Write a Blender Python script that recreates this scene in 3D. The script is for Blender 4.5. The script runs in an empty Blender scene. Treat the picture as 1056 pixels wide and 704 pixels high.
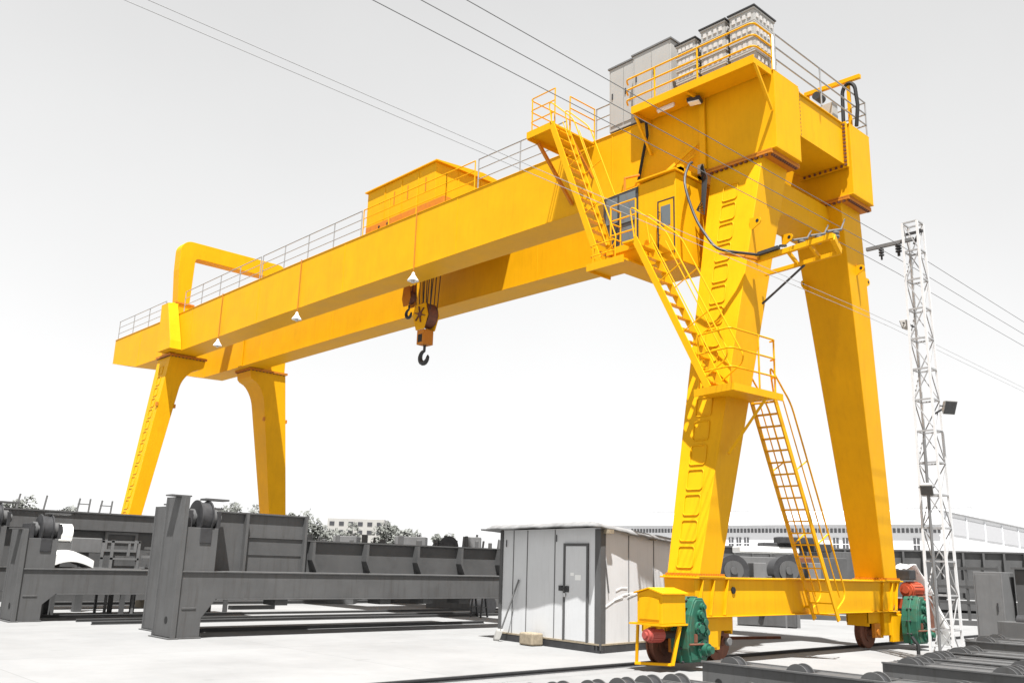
import bpy, bmesh, math, random
from mathutils import Vector, Matrix
random.seed(7)
scene = bpy.context.scene
COL = scene.collection
PI = math.pi

# ------------------------------------------------------------------ camera
F_PX = 934.28; YAW = 0.82085; PITCH = 0.24002; ROLL = 0.02943
CAM = Vector((-13.93902, -10.48482, 1.6))
Fv = Vector((math.cos(YAW)*math.cos(PITCH), math.sin(YAW)*math.cos(PITCH), math.sin(PITCH)))
R0 = Vector((math.sin(YAW), -math.cos(YAW), 0)); U0 = R0.cross(Fv)
Rv = R0*math.cos(ROLL)+U0*math.sin(ROLL); Uv = -R0*math.sin(ROLL)+U0*math.cos(ROLL)
cd = bpy.data.cameras.new('camera'); cam = bpy.data.objects.new('camera', cd); COL.objects.link(cam)
m = Matrix((Rv, Uv, -Fv)).transposed().to_4x4(); m.translation = CAM
cam.matrix_world = m
cd.sensor_fit = 'HORIZONTAL'; cd.sensor_width = 36.0; cd.lens = F_PX/1056*36.0
cd.clip_start = 0.1; cd.clip_end = 3000
scene.camera = cam

def far(px, D):
    """ground position of a far thing, bearing given in photo columns, distance in metres"""
    yh = 554.2+(px+374.3)*0.02944
    d = Fv+Rv*((px-528)/F_PX)-Uv*((yh-352)/F_PX)
    d.z = 0
    return CAM+d*(D/d.dot(Fv))-Vector((0, 0, 1.6))

# --------------------------------------------------------------- materials
def mat(name, col, rough=.5, metal=0., var=.12, scale=3., bump=0., bscale=60., dirt=None, dirt_amt=.0, dscale=1.2, spec=.25, vstreak=False, streak=.0):
    m = bpy.data.materials.new(name); m.use_nodes = True
    nt = m.node_tree; N = nt.nodes; L = nt.links
    b = N['Principled BSDF']; b.inputs['Roughness'].default_value = rough; b.inputs['Metallic'].default_value = metal
    b.inputs['Specular IOR Level'].default_value = spec
    tc = N.new('ShaderNodeTexCoord')
    n1 = N.new('ShaderNodeTexNoise'); n1.inputs['Scale'].default_value = scale; n1.inputs['Detail'].default_value = 8; n1.inputs['Roughness'].default_value = .65
    L.new(tc.outputs['Object'], n1.inputs['Vector'])
    mr = N.new('ShaderNodeMapRange'); mr.inputs[1].default_value = .3; mr.inputs[2].default_value = .7
    mr.inputs[3].default_value = 1-var; mr.inputs[4].default_value = 1+var*.5
    L.new(n1.outputs['Fac'], mr.inputs[0])
    mx = N.new('ShaderNodeVectorMath'); mx.operation = 'SCALE'; mx.inputs[0].default_value = col[:3]
    L.new(mr.outputs[0], mx.inputs['Scale'])
    out = mx.outputs[0]
    if dirt:
        n2 = N.new('ShaderNodeTexNoise'); n2.inputs['Scale'].default_value = dscale; n2.inputs['Detail'].default_value = 10; n2.inputs['Roughness'].default_value = .75
        if vstreak:
            mp = N.new('ShaderNodeMapping'); mp.inputs['Scale'].default_value = (6, 6, .5)
            L.new(tc.outputs['Object'], mp.inputs[0]); L.new(mp.outputs[0], n2.inputs['Vector'])
        else:
            L.new(tc.outputs['Object'], n2.inputs['Vector'])
        r2 = N.new('ShaderNodeMapRange'); r2.inputs[1].default_value = .5; r2.inputs[2].default_value = .78
        r2.inputs[3].default_value = 0; r2.inputs[4].default_value = dirt_amt
        L.new(n2.outputs['Fac'], r2.inputs[0])
        mm = N.new('ShaderNodeMix'); mm.data_type = 'RGBA'
        L.new(r2.outputs[0], mm.inputs[0]); L.new(out, mm.inputs[6]); mm.inputs[7].default_value = (*dirt, 1)
        out = mm.outputs[2]
    L.new(out, b.inputs['Base Color'])
    rr = N.new('ShaderNodeMapRange'); rr.inputs[3].default_value = max(0, rough-.12); rr.inputs[4].default_value = min(1, rough+.12)
    L.new(n1.outputs['Fac'], rr.inputs[0]); L.new(rr.outputs[0], b.inputs['Roughness'])
    if bump:
        n3 = N.new('ShaderNodeTexNoise'); n3.inputs['Scale'].default_value = bscale; n3.inputs['Detail'].default_value = 4
        L.new(tc.outputs['Object'], n3.inputs['Vector'])
        bp = N.new('ShaderNodeBump'); bp.inputs['Strength'].default_value = bump; bp.inputs['Distance'].default_value = .02
        L.new(n3.outputs['Fac'], bp.inputs['Height']); L.new(bp.outputs[0], b.inputs['Normal'])
    return m
Y = mat('yellow_paint', (.69, .342, .004), .5, var=.10, scale=.9, bump=.13, bscale=1.6, dirt=(.42, .17, .008), dirt_amt=.30, dscale=1.6, vstreak=True, spec=.10)
YR = mat('yellow_rust', (.52, .18, .008), .6, var=.2, scale=5, dirt=(.22, .07, .02), dirt_amt=.8, dscale=5, spec=.3)
RUST = mat('rusty_steel', (.16, .065, .04), .7, var=.3, scale=8, dirt=(.05, .035, .03), dirt_amt=.7, dscale=6)
GRN = mat('green_paint', (.022, .105, .068), .5, var=.25, scale=6, dirt=(.09, .06, .03), dirt_amt=.75, dscale=5)
RED = mat('red_paint', (.36, .075, .06), .45, var=.12, scale=8)
ORG = mat('orange_red_paint', (.40, .075, .035), .5, var=.15, scale=8)
GRAY = mat('grey_primer_steel', (.092, .092, .092), .6, var=.16, scale=1.5, dirt=(.05, .045, .04), dirt_amt=.75, dscale=1.5, vstreak=True, bump=.12, bscale=5)
GRAY2 = mat('dark_primer_steel', (.085, .085, .085), .65, var=.16, scale=1.5, dirt=(.04, .04, .04), dirt_amt=.5, dscale=2)
GRAY3 = mat('light_primer_steel', (.15, .15, .15), .6, var=.14, scale=2, dirt=(.09, .09, .09), dirt_amt=.5, dscale=1.5, vstreak=True)
DARK = mat('dark_steel', (.045, .045, .047), .5, var=.3, scale=6)
BLK = mat('black_rubber', (.018, .018, .018), .6, var=.2, scale=5)
RAILG = mat('galvanised_pipe', (.30, .30, .30), .4, metal=.2, var=.15, scale=9)
LGREY = mat('light_grey_cabinet', (.36, .35, .33), .45, var=.05, scale=2, dirt=(.3, .29, .27), dirt_amt=.25, dscale=2, vstreak=True)
WHT = mat('white_paint', (.82, .82, .80), .5, var=.04, scale=4)
GALV = mat('white_lattice_paint', (.60, .60, .60), .5, var=.06, scale=6, dirt=(.4, .4, .4), dirt_amt=.4, dscale=4)
GREYL = mat('galvanised_lattice', (.34, .34, .34), .5, var=.1, scale=6)
PANEL = mat('white_panel', (.57, .575, .58), .5, var=.05, scale=1.5, dirt=(.42, .42, .41), dirt_amt=.45, dscale=2.6, vstreak=True)
WOOD = mat('pale_wood', (.30, .25, .18), .8, var=.3, scale=14)
TARP = mat('grey_tarp', (.23, .23, .23), .7, var=.35, scale=5, bump=.25, bscale=7)
PORC = mat('porcelain', (.5, .48, .46), .3, var=.1, scale=10)
WBLD = mat('warehouse_cladding', (.80, .80, .81), .6, var=.04, scale=.3)
ROOFM = mat('warehouse_roof', (.72, .73, .75), .5, var=.05, scale=.2)
BARK = mat('bark', (.12, .11, .10), .9, var=.3, scale=6)

def glass(name, col=(.05, .06, .07)):
    m = bpy.data.materials.new(name); m.use_nodes = True
    b = m.node_tree.nodes['Principled BSDF']; b.inputs['Base Color'].default_value = (*col, 1)
    b.inputs['Roughness'].default_value = .08; b.inputs['Specular IOR Level'].default_value = .9
    return m
GLS = glass('window_glass', (.10, .12, .13)); GLSD = glass('dark_glass', (.03, .03, .035)); GLSW = glass('far_window_glass', (.07, .07, .075))
def leafmat(name, c):
    m = mat(name, c, .8, var=.5, scale=.7, spec=.2); return m
LEAF = leafmat('leaves', (.15, .155, .14)); LEAF2 = leafmat('leaves_pale', (.20, .205, .19))

# concrete yard
def ground_mat():
    m = bpy.data.materials.new('pale_concrete'); m.use_nodes = True; nt = m.node_tree; N = nt.nodes; L = nt.links
    b = N['Principled BSDF']; b.inputs['Roughness'].default_value = .85; b.inputs['Specular IOR Level'].default_value = .2
    tc = N.new('ShaderNodeTexCoord')
    n = N.new('ShaderNodeTexNoise'); n.inputs['Scale'].default_value = .35; n.inputs['Detail'].default_value = 12; n.inputs['Roughness'].default_value = .7
    L.new(tc.outputs['Object'], n.inputs['Vector'])
    cr = N.new('ShaderNodeValToRGB'); cr.color_ramp.elements[0].position = .3; cr.color_ramp.elements[1].position = .6
    cr.color_ramp.elements[0].color = (.205, .205, .203, 1); cr.color_ramp.elements[1].color = (.26, .26, .258, 1)
    L.new(n.outputs['Fac'], cr.inputs[0])
    # slab joints
    br = N.new('ShaderNodeTexBrick'); br.offset = 0; br.inputs['Scale'].default_value = 1.0
    br.inputs['Brick Width'].default_value = 5; br.inputs['Row Height'].default_value = 5; br.inputs['Mortar Size'].default_value = .012
    br.inputs['Color1'].default_value = (1, 1, 1, 1); br.inputs['Color2'].default_value = (.96, .96, .96, 1); br.inputs['Mortar'].default_value = (.82, .82, .82, 1)
    L.new(tc.outputs['Object'], br.inputs['Vector'])
    mm = N.new('ShaderNodeMix'); mm.data_type = 'RGBA'; mm.blend_type = 'MULTIPLY'; mm.inputs[0].default_value = 1
    L.new(cr.outputs[0], mm.inputs[6]); L.new(br.outputs['Color'], mm.inputs[7])
    # oil stains
    n2 = N.new('ShaderNodeTexNoise'); n2.inputs['Scale'].default_value = 1.7; n2.inputs['Detail'].default_value = 6
    L.new(tc.outputs['Object'], n2.inputs['Vector'])
    r2 = N.new('ShaderNodeMapRange'); r2.inputs[1].default_value = .66; r2.inputs[2].default_value = .8; r2.inputs[4].default_value = .45
    L.new(n2.outputs['Fac'], r2.inputs[0])
    m2 = N.new('ShaderNodeMix'); m2.data_type = 'RGBA'; L.new(r2.outputs[0], m2.inputs[0]); L.new(mm.outputs[2], m2.inputs[6]); m2.inputs[7].default_value = (.15, .15, .148, 1)
    L.new(m2.outputs[2], b.inputs['Base Color'])
    bp = N.new('ShaderNodeBump'); bp.inputs['Strength'].default_value = .2; L.new(n2.outputs['Fac'], bp.inputs['Height']); L.new(bp.outputs[0], b.inputs['Normal'])
    return m
GROUND = ground_mat()

# ------------------------------------------------------------ mesh builder
class MB:
    def __init__(s): s.v = []; s.f = []
    def add(s, vs, fs):
        o = len(s.v); s.v += [tuple(v) for v in vs]; s.f += [tuple(i+o for i in f) for f in fs]; return s
    def box(s, x0, x1, y0, y1, z0, z1):
        return s.hexa([(x0, y0, z0), (x1, y0, z0), (x1, y1, z0), (x0, y1, z0)], [(x0, y0, z1), (x1, y0, z1), (x1, y1, z1), (x0, y1, z1)])
    def hexa(s, b, t):
        return s.add(list(b)+list(t), [(0, 3, 2, 1), (4, 5, 6, 7), (0, 1, 5, 4), (1, 2, 6, 5), (2, 3, 7, 6), (3, 0, 4, 7)])
    def cbox(s, c, sx, sy, sz, rz=0.):
        cx, cy, cz = c; co, si = math.cos(rz), math.sin(rz)
        q = [(cx+a*co-b*si, cy+a*si+b*co) for a, b in ((-sx/2, -sy/2), (sx/2, -sy/2), (sx/2, sy/2), (-sx/2, sy/2))]
        return s.hexa([(*p, cz-sz/2) for p in q], [(*p, cz+sz/2) for p in q])
    def bar(s, a, b, w, h, up=(0, 0, 1)):
        a = Vector(a); b = Vector(b); d = (b-a).normalized(); u = Vector(up)
        if abs(d.dot(u)) > .98: u = Vector((1, 0, 0))
        r = d.cross(u).normalized(); u = r.cross(d)
        q = [(-w/2, -h/2), (w/2, -h/2), (w/2, h/2), (-w/2, h/2)]
        return s.hexa([a+r*x+u*y for x, y in q], [b+r*x+u*y for x, y in q])
    def tube(s, pts, r, n=7, closed=False):
        pts = [Vector(p) for p in pts]; k = len(pts); rings = []
        prev = None
        for i, p in enumerate(pts):
            if closed: d = (pts[(i+1) % k]-pts[i-1])
            else: d = pts[min(i+1, k-1)]-pts[max(i-1, 0)]
            d.normalize()
            if prev is None:
                u = Vector((0, 0, 1)) if abs(d.z) < .9 else Vector((1, 0, 0))
                a = d.cross(u).normalized()
            else:
                a = (prev-d*prev.dot(d)); a = a.normalized() if a.length > 1e-6 else d.orthogonal().normalized()
            prev = a; b = d.cross(a)
            rr = r[i] if isinstance(r, (list, tuple)) else r
            rings.append([p+a*math.cos(2*PI*j/n)*rr+b*math.sin(2*PI*j/n)*rr for j in range(n)])
        vs = [v for g in rings for v in g]; fs = []
        for i in range(k if closed else k-1):
            i2 = (i+1) % k
            for j in range(n):
                fs.append((i*n+j, i*n+(j+1) % n, i2*n+(j+1) % n, i2*n+j))
        if not closed: fs += [tuple(reversed(range(n))), tuple(range((k-1)*n, k*n))]
        return s.add(vs, fs)
    def cyl(s, a, b, r, n=16, r2=None):
        return s.tube([a, b], [r, r if r2 is None else r2], n)
    def prism(s, poly, axis, a, b):
        """poly in the two other axes, extruded along axis from a to b"""
        def P(p, t):
            return (t, p[0], p[1]) if axis == 'x' else ((p[0], t, p[1]) if axis == 'y' else (p[0], p[1], t))
        n = len(poly)
        return s.add([P(p, a) for p in poly]+[P(p, b) for p in poly],
                     [tuple(range(n)), tuple(reversed(range(n, 2*n)))]+[(i, (i+1) % n, n+(i+1) % n, n+i) for i in range(n)])
    def loft(s, secs):
        n = len(secs[0]); vs = [v for q in secs for v in q]; fs = []
        for i in range(len(secs)-1):
            for j in range(n): fs.append((i*n+j, i*n+(j+1) % n, (i+1)*n+(j+1) % n, (i+1)*n+j))
        fs += [tuple(reversed(range(n))), tuple(range((len(secs)-1)*n, len(secs)*n))]
        return s.add(vs, fs)
    def build(s, name, material, parent=None, smooth=False, bevel=0.):
        me = bpy.data.meshes.new(name); me.from_pydata(s.v, [], s.f); me.materials.append(material)
        bm = bmesh.new(); bm.from_mesh(me); bmesh.ops.recalc_face_normals(bm, faces=bm.faces); bm.to_mesh(me); bm.free()
        if smooth:
            for p in me.polygons: p.use_smooth = True
            try: me.set_sharp_from_angle(angle=math.radians(38))
            except Exception: pass
        o = bpy.data.objects.new(name, me); COL.objects.link(o)
        if parent:
            o.parent = parent
            w = root_matrix(parent); o.matrix_parent_inverse = Matrix.Identity(4)
            me.transform(w.inverted())
        if bevel:
            md = o.modifiers.new('bevel', 'BEVEL'); md.width = bevel; md.segments = 2; md.limit_method = 'ANGLE'; md.angle_limit = math.radians(40)
        return o
def root_matrix(o):
    w = o.matrix_basis.copy()
    while o.parent: o = o.parent; w = o.matrix_basis @ w
    return w
def tag(o, label=None, cat=None, group=None, kind=None):
    if label: o['label'] = label
    if cat: o['category'] = cat
    if group: o['group'] = group
    if kind: o['kind'] = kind
    return o
def empty(name, loc, label, cat, group=None):
    o = bpy.data.objects.new(name, None); COL.objects.link(o); o.location = loc; o.empty_display_size = .2
    return tag(o, label, cat, group)
def kids(o): return [c for c in bpy.data.objects if c.parent == o]
def copy_tree(o, delta, parent=None):
    c = o.copy(); COL.objects.link(c)
    if parent is None: c.location = Vector(o.location)+Vector(delta)
    else: c.parent = parent
    for ch in kids(o): copy_tree(ch, delta, c)
    return c
def lerp(a, b, t): return Vector(a)*(1-t)+Vector(b)*t

# ================================================================= SETTING
g = MB().add([(-900, -900, 0), (1500, -900, 0), (1500, 1500, 0), (-900, 1500, 0)], [(0, 1, 2, 3)]).build('ground', GROUND); tag(g, kind='structure')
r = MB()
r.prism([(-.36, .0), (-.24, .0), (-.28, .02), (-.28, .035), (-.265, .04), (-.265, .06), (-.335, .06), (-.335, .04), (-.32, .035), (-.32, .02)], 'x', -60, 120)
tag(r.build('crane_track', DARK), kind='structure')
r = MB(); r.box(-60, 120, 27.1, 27.22, 0, .06); tag(r.build('far_crane_track', DARK), kind='structure')

# ==================================================================== CRANE
XG1, WG, XG2, ZT, ZB, YE, YL = 1.098, .994, 4.304, 11.514, 9.794, -1.888, 33.75
crane = empty('gantry_crane', (3.2, 13, 0), 'huge yellow double-girder gantry crane straddling the whole yard', 'gantry crane')
def camber(y): return .10*math.sin(PI*min(max((y+1)/29.5, 0), 1))
def girder(x0):
    mb = MB(); ys = [YE]+[YE+1.2*i for i in range(1, 28)]+[30.7, YL]
    secs = []
    for y in ys:
        zb = ZB if y < 30.8 else 10.35
        c = camber(y); secs.append([(x0+.02, y, zb+c+.02), (x0+WG-.02, y, zb+c+.02), (x0+WG-.02, y, ZT+c-.02), (x0+.02, y, ZT+c-.02)])
    mb.loft(secs)
    # flanges: slightly wider plates top and bottom
    for zt_, zb_ in ((0, -.022), (None, None)):
        s2 = []
        for y in ys:
            c = camber(y); z = ZT if zt_ == 0 else (ZB if y < 30.8 else 10.35)+.022
            s2.append([(x0, y, z+c-.022), (x0+WG, y, z+c-.022), (x0+WG, y, z+c), (x0, y, z+c)])
        mb.loft(s2)
    # weld seams / splice ridges
    for y in (2.4, 8.1, 13.8, 19.5, 25.2, 30.6):
        c = camber(y); mb.box(x0+.010, x0+WG-.010, y-.012, y+.012, ZB+c+.03, ZT+c-.03)
    o = mb.build('main_girder', Y, crane, bevel=.006)
    # trolley rail along the top
    rb = MB(); xr = x0+.5; secs = []
    for y in [1.0+1.3*i for i in range(20)]:
        z = ZT+camber(y); secs.append([(xr-.04, y, z), (xr+.04, y, z), (xr+.04, y, z+.09), (xr-.04, y, z+.09)])
    rb.loft(secs).build('trolley_rail', RUST, o)
    return o
g1 = girder(XG1); girder(XG2)
# end tie box between the girders, with bolted flanges
mb = MB(); mb.box(XG1+WG+.0, XG2, YE+.12, YE+1.15, 10.5, 11.47)
mb.box(XG1+WG+.16, XG2-.16, YE+.08, YE+1.2, 11.47, 11.5)
for xx in (XG1+WG+.001, XG2-.101):
    mb.box(xx, xx+.03, YE+.03, YE+1.25, 10.42, 11.53); mb.box(xx+.06, xx+.09, YE+.04, YE+1.24, 10.43, 11.52)
et = mb.build('end_tie', Y, crane, bevel=.006)
mb = MB()
for xx in (XG1+WG+.09, XG2-.12):
    for i in range(12):
        z = 10.48+i*.088; mb.cbox((xx+.015, YE+.075, z), .05, .05, .045)
    for i in range(8): mb.cbox((xx+.015, YE+.18+i*.13, 10.455), .05, .045, .05)
mb.build('bolts', RUST, et)
mb = MB(); mb.box(XG1+WG, XG2, 32.6, 33.5, 10.5, 11.4).build('end_tie', Y, crane, bevel=.006)

def leg(bot, top, hz=None, haunch=None, plate=None, mirrored=False):
    """bot/top: x0,x1,y0,y1,z quads. haunch adds a curved shoulder towards the middle of the crane"""
    bx0, bx1, by0, by1, bz = bot; tx0, tx1, ty0, ty1, tz = top
    secs = []; n = 14 if haunch else 1
    zs = [bz, (bz+tz)/2]+([tz-hz*(1-k/n) for k in range(n+1)] if haunch else [tz])
    for z in zs:
        t = (z-bz)/(tz-bz)
        x0 = bx0+(tx0-bx0)*t; x1 = bx1+(tx1-bx1)*t; y0 = by0+(ty0-by0)*t; y1 = by1+(ty1-by1)*t
        if haunch and z > tz-hz:
            u = (z-(tz-hz))/hz
            e = haunch*(1-math.sqrt(max(0, 1-min(1, u/.72)**2))) if u < .72 else haunch
            if mirrored: x0 -= e
            else: x1 += e
        secs.append([(x0, y0, z), (x1, y0, z), (x1, y1, z), (x0, y1, z)])
    mb = MB().loft(secs)
    o = mb.build('leg', Y, crane, bevel=.012)
    return o, secs
def flange(x0, x1, y0, y1, z, parent, n=9, mat_=YR, th=.035, gap=.02):
    mb = MB(); mb.box(x0-.06, x1+.06, y0-.07, y1+.07, z-th, z); mb.box(x0-.06, x1+.06, y0-.07, y1+.07, z-2*th-gap, z-th-gap+.012)
    o = mb.build('flange', mat_, parent); mb = MB()
    for k in range(n):
        t = (k+.5)/n
        mb.cbox((x0+(x1-x0)*t, y0-.035, z-2*th-gap-.018), .05, .05, .04)
        mb.cbox((x0-.03, y0+(y1-y0)*t, z-2*th-gap-.018), .05, .05, .04)
    mb.build('bolts', RUST, o); return o
def rungs(o, x_of, ycl, z0, z1, step, w, h, tilt):
    mb = MB(); z = z0; k = 0
    while z < z1:
        pts = []
        yc = ycl(z); rr = .05
        for (cy, cz, a0) in ((yc+w/2-rr, z+h-rr, 0), (yc-w/2+rr, z+h-rr, 90), (yc-w/2+rr, z+rr, 180), (yc+w/2-rr, z+rr, 270)):
            for a in (0, 30, 60, 90):
                an = math.radians(a0+a); yy = cy+rr*math.cos(an); zz = cz+rr*math.sin(an)
                pts.append((x_of(zz)-.012, yy, zz))
        mb.tube(pts, .011, 5, closed=True)
        z += step
    mb.build('climbing_rungs', Y, o, smooth=True)
# near side (tall portal by the cabin)
AB = (-.61, .02, -1.04, -.36, 1.455); AT = (1.13, 2.08, -1.55, -.32, 9.72)
A, _ = leg(AB, AT)
BB = (6.38, 7.02, -1.04, -.36, 1.455); BT = (4.36, 5.27, -1.55, -.32, 9.72)
B, _ = leg(BB, BT)
flange(1.12, 2.1, -1.72, -.3, ZB-.001, A, 12); flange(4.33, 5.3, -1.72, -.3, ZB-.001, B, 12)
rungs(A, lambda z: AB[0]+(AT[0]-AB[0])*(z-AB[4])/(AT[4]-AB[4]), lambda z: -.72-.16*(z-1.5)/8.2, 1.62, 9.1, .455, .34, .36, 0)
# gusset plates with lifting eyes on the legs
def lug(p, parent, dx=0, dy=0):
    x, y, z = p; mb = MB()
    pts = []
    for k in range(9): a = PI*k/8; pts.append((.09*math.cos(a)*1.0, .10+.09*math.sin(a)))
    poly = [(.09, -.1)]+pts+[(-.09, -.1)]
    n = len(poly)
    e = Vector((dx, dy, 0)); P_ = Vector(p); t = e.cross(Vector((0, 0, 1)))*.014
    out = [P_-e*.06+Vector((0, 0, -.16)), P_-e*.06+Vector((0, 0, .10))]
    for k in range(7):
        a = math.radians(70-k*25); out.append(P_+e*(.10+.085*math.cos(a))+Vector((0, 0, .02+.085*math.sin(a))))
    n = len(out); mb.add([q-t for q in out]+[q+t for q in out], [tuple(range(n)), tuple(reversed(range(n, 2*n)))]+[(i_, (i_+1) % n, n+(i_+1) % n, n+i_) for i_ in range(n)])
    o = mb.build('lifting_eye', Y, parent)
    MB().cyl(P_+e*.11+Vector((0, 0, .02))-t*1.3, P_+e*.11+Vector((0, 0, .02))+t*1.3, .035, 14).build('eye_hole', BLK, o)
lug((2.02, -1.45, 8.2), A, 0, -1); lug((.80, -1.47, 8.2), A, 0, -1)
lug((4.72, -.40, 8.05), B, -1, 0); lug((5.62, -1.42, 8.15), B, 1, 0); lug((5.1, -1.47, 8.3), B, 0, -1)
# cross tie under the girders between the two near legs
mb = MB(); yt0, yt1 = -1.22, -.42
prof = [(2.06, 9.68), (4.5, 9.68), (4.62, 8.95), (3.2, 8.98)]
for k in range(8):
    a = PI/2*k/7; prof.append((2.62-.42*math.sin(a)+.0, 8.56+.42*math.cos(a)) if True else None)
prof += [(1.95, 8.2), (1.85, 8.2)]
mb.prism(prof, 'y', yt0, yt1).build('cross_tie', Y, crane, bevel=.008)
# far side legs with curved shoulders
CB = (-.05, .42, 26.85, 27.6, 1.455); CT = (1.0, 1.75, 26.62, 27.92, 9.70)
C_, _ = leg(CB, CT, 1.35, .80)
DB = (6.65, 7.38, 26.85, 27.6, 1.455); DT = (5.28, 6.42, 26.62, 27.92, 9.70)
D_, _ = leg(DB, DT, 1.45, .62, mirrored=True)
flange(.98, 2.52, 26.6, 27.95, ZB-.001, C_, 10, YR); flange(4.68, 6.42, 26.6, 27.95, ZB-.001, D_, 10, YR)
mb = MB(); mb.box(5.2, 6.4, 26.7, 27.8, ZB, 10.9); mb.build('girder_bracket', Y, D_)
rungs(C_, lambda z: CB[0]+(CT[0]-CB[0])*(z-CB[4])/(CT[4]-CB[4]), lambda z: 27.25, 1.9, 9.2, .47, .36, .34, 0)
# splice collars half way down the far legs
for L_, (bo, to), z in ((C_, (CB, CT), 7.6), (D_, (DB, DT), 7.6)):
    t = (z-bo[4])/(to[4]-bo[4]); x0 = bo[0]+(to[0]-bo[0])*t; x1 = bo[1]+(to[1]-bo[1])*t
    for xx_ in (x0-.03, x1+.03): MB().cbox((xx_, 26.72, z), .08, .12, .16).build('splice_lug', YR, L_)
# arch over the far end
def arch_poly():
    pts = []; X0, X1 = 1.05, 6.2; ztop, zund = 14.96, 14.24; ro, ri = .48, .14
    pts.append((X0+.1, 12.1)); pts.append((X0-.02, 13.6))
    for k in range(9): a = PI-PI/2*k/8; pts.append((X0+ro+ro*math.cos(a)-.03, ztop-ro+ro*math.sin(a)))
    for k in range(9): a = PI/2-PI/2*k/8; pts.append((X1-ro+ro*math.cos(a), ztop-ro+ro*math.sin(a)))
    pts += [(X1, 11.5), (X1-.62, 11.5)]
    for k in range(5): a = PI/2*k/4; pts.append((X1-.62-ri+ri*math.cos(a), zund-ri+ri*math.sin(a)))
    for k in range(5): a = PI/2+PI/2*k/4; pts.append((X0+.66+ri+ri*math.cos(a), zund-ri+ri*math.sin(a)))
    pts.append((X0+.62, 12.1))
    return pts
mb = MB(); mb.prism(arch_poly(), 'y', 26.92, 27.5); ar = mb.build('arch_frame', Y, crane, bevel=.012)
mb = MB(); mb.box(1.02, 1.86, 26.82, 27.62, 12.05, 12.12); mb.build('collar', YR, ar)
mb = MB(); mb.loft([[(.60, 25.85, 9.84), (1.096, 25.85, 9.84), (1.096, 27.1, 9.84), (.60, 27.1, 9.84)], [(.62, 25.95, 10.2), (1.096, 25.95, 10.2), (1.096, 27.2, 10.2), (.62, 27.2, 10.2)],
    [(.66, 26.72, 11.95), (1.096, 26.72, 11.95), (1.096, 27.4, 11.95), (.66, 27.4, 11.95)]])
mb.hexa([(.66, 26.74, 11.96), (1.1, 26.74, 11.96), (1.1, 27.45, 11.96), (.66, 27.45, 11.96)], [(.95, 26.86, 12.045), (1.2, 26.86, 12.045), (1.2, 27.5, 12.045), (.95, 27.5, 12.045)])
mb.hexa([(1.1, 26.86, 11.5), (1.8, 26.86, 11.5), (1.8, 27.58, 11.5), (1.1, 27.58, 11.5)], [(1.1, 26.86, 12.045), (1.8, 26.86, 12.045), (1.8, 27.58, 12.045), (1.1, 27.58, 12.045)])
mb.build('saddle', Y, ar, bevel=.008)
mb = MB(); mb.prism([(27.1, 9.9), (28.3, 11.4), (27.95, 11.6), (27.6, 11.98), (27.3, 11.98)], 'x', 1.03, 1.085); mb.build('gusset_plate', Y, ar)

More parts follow.
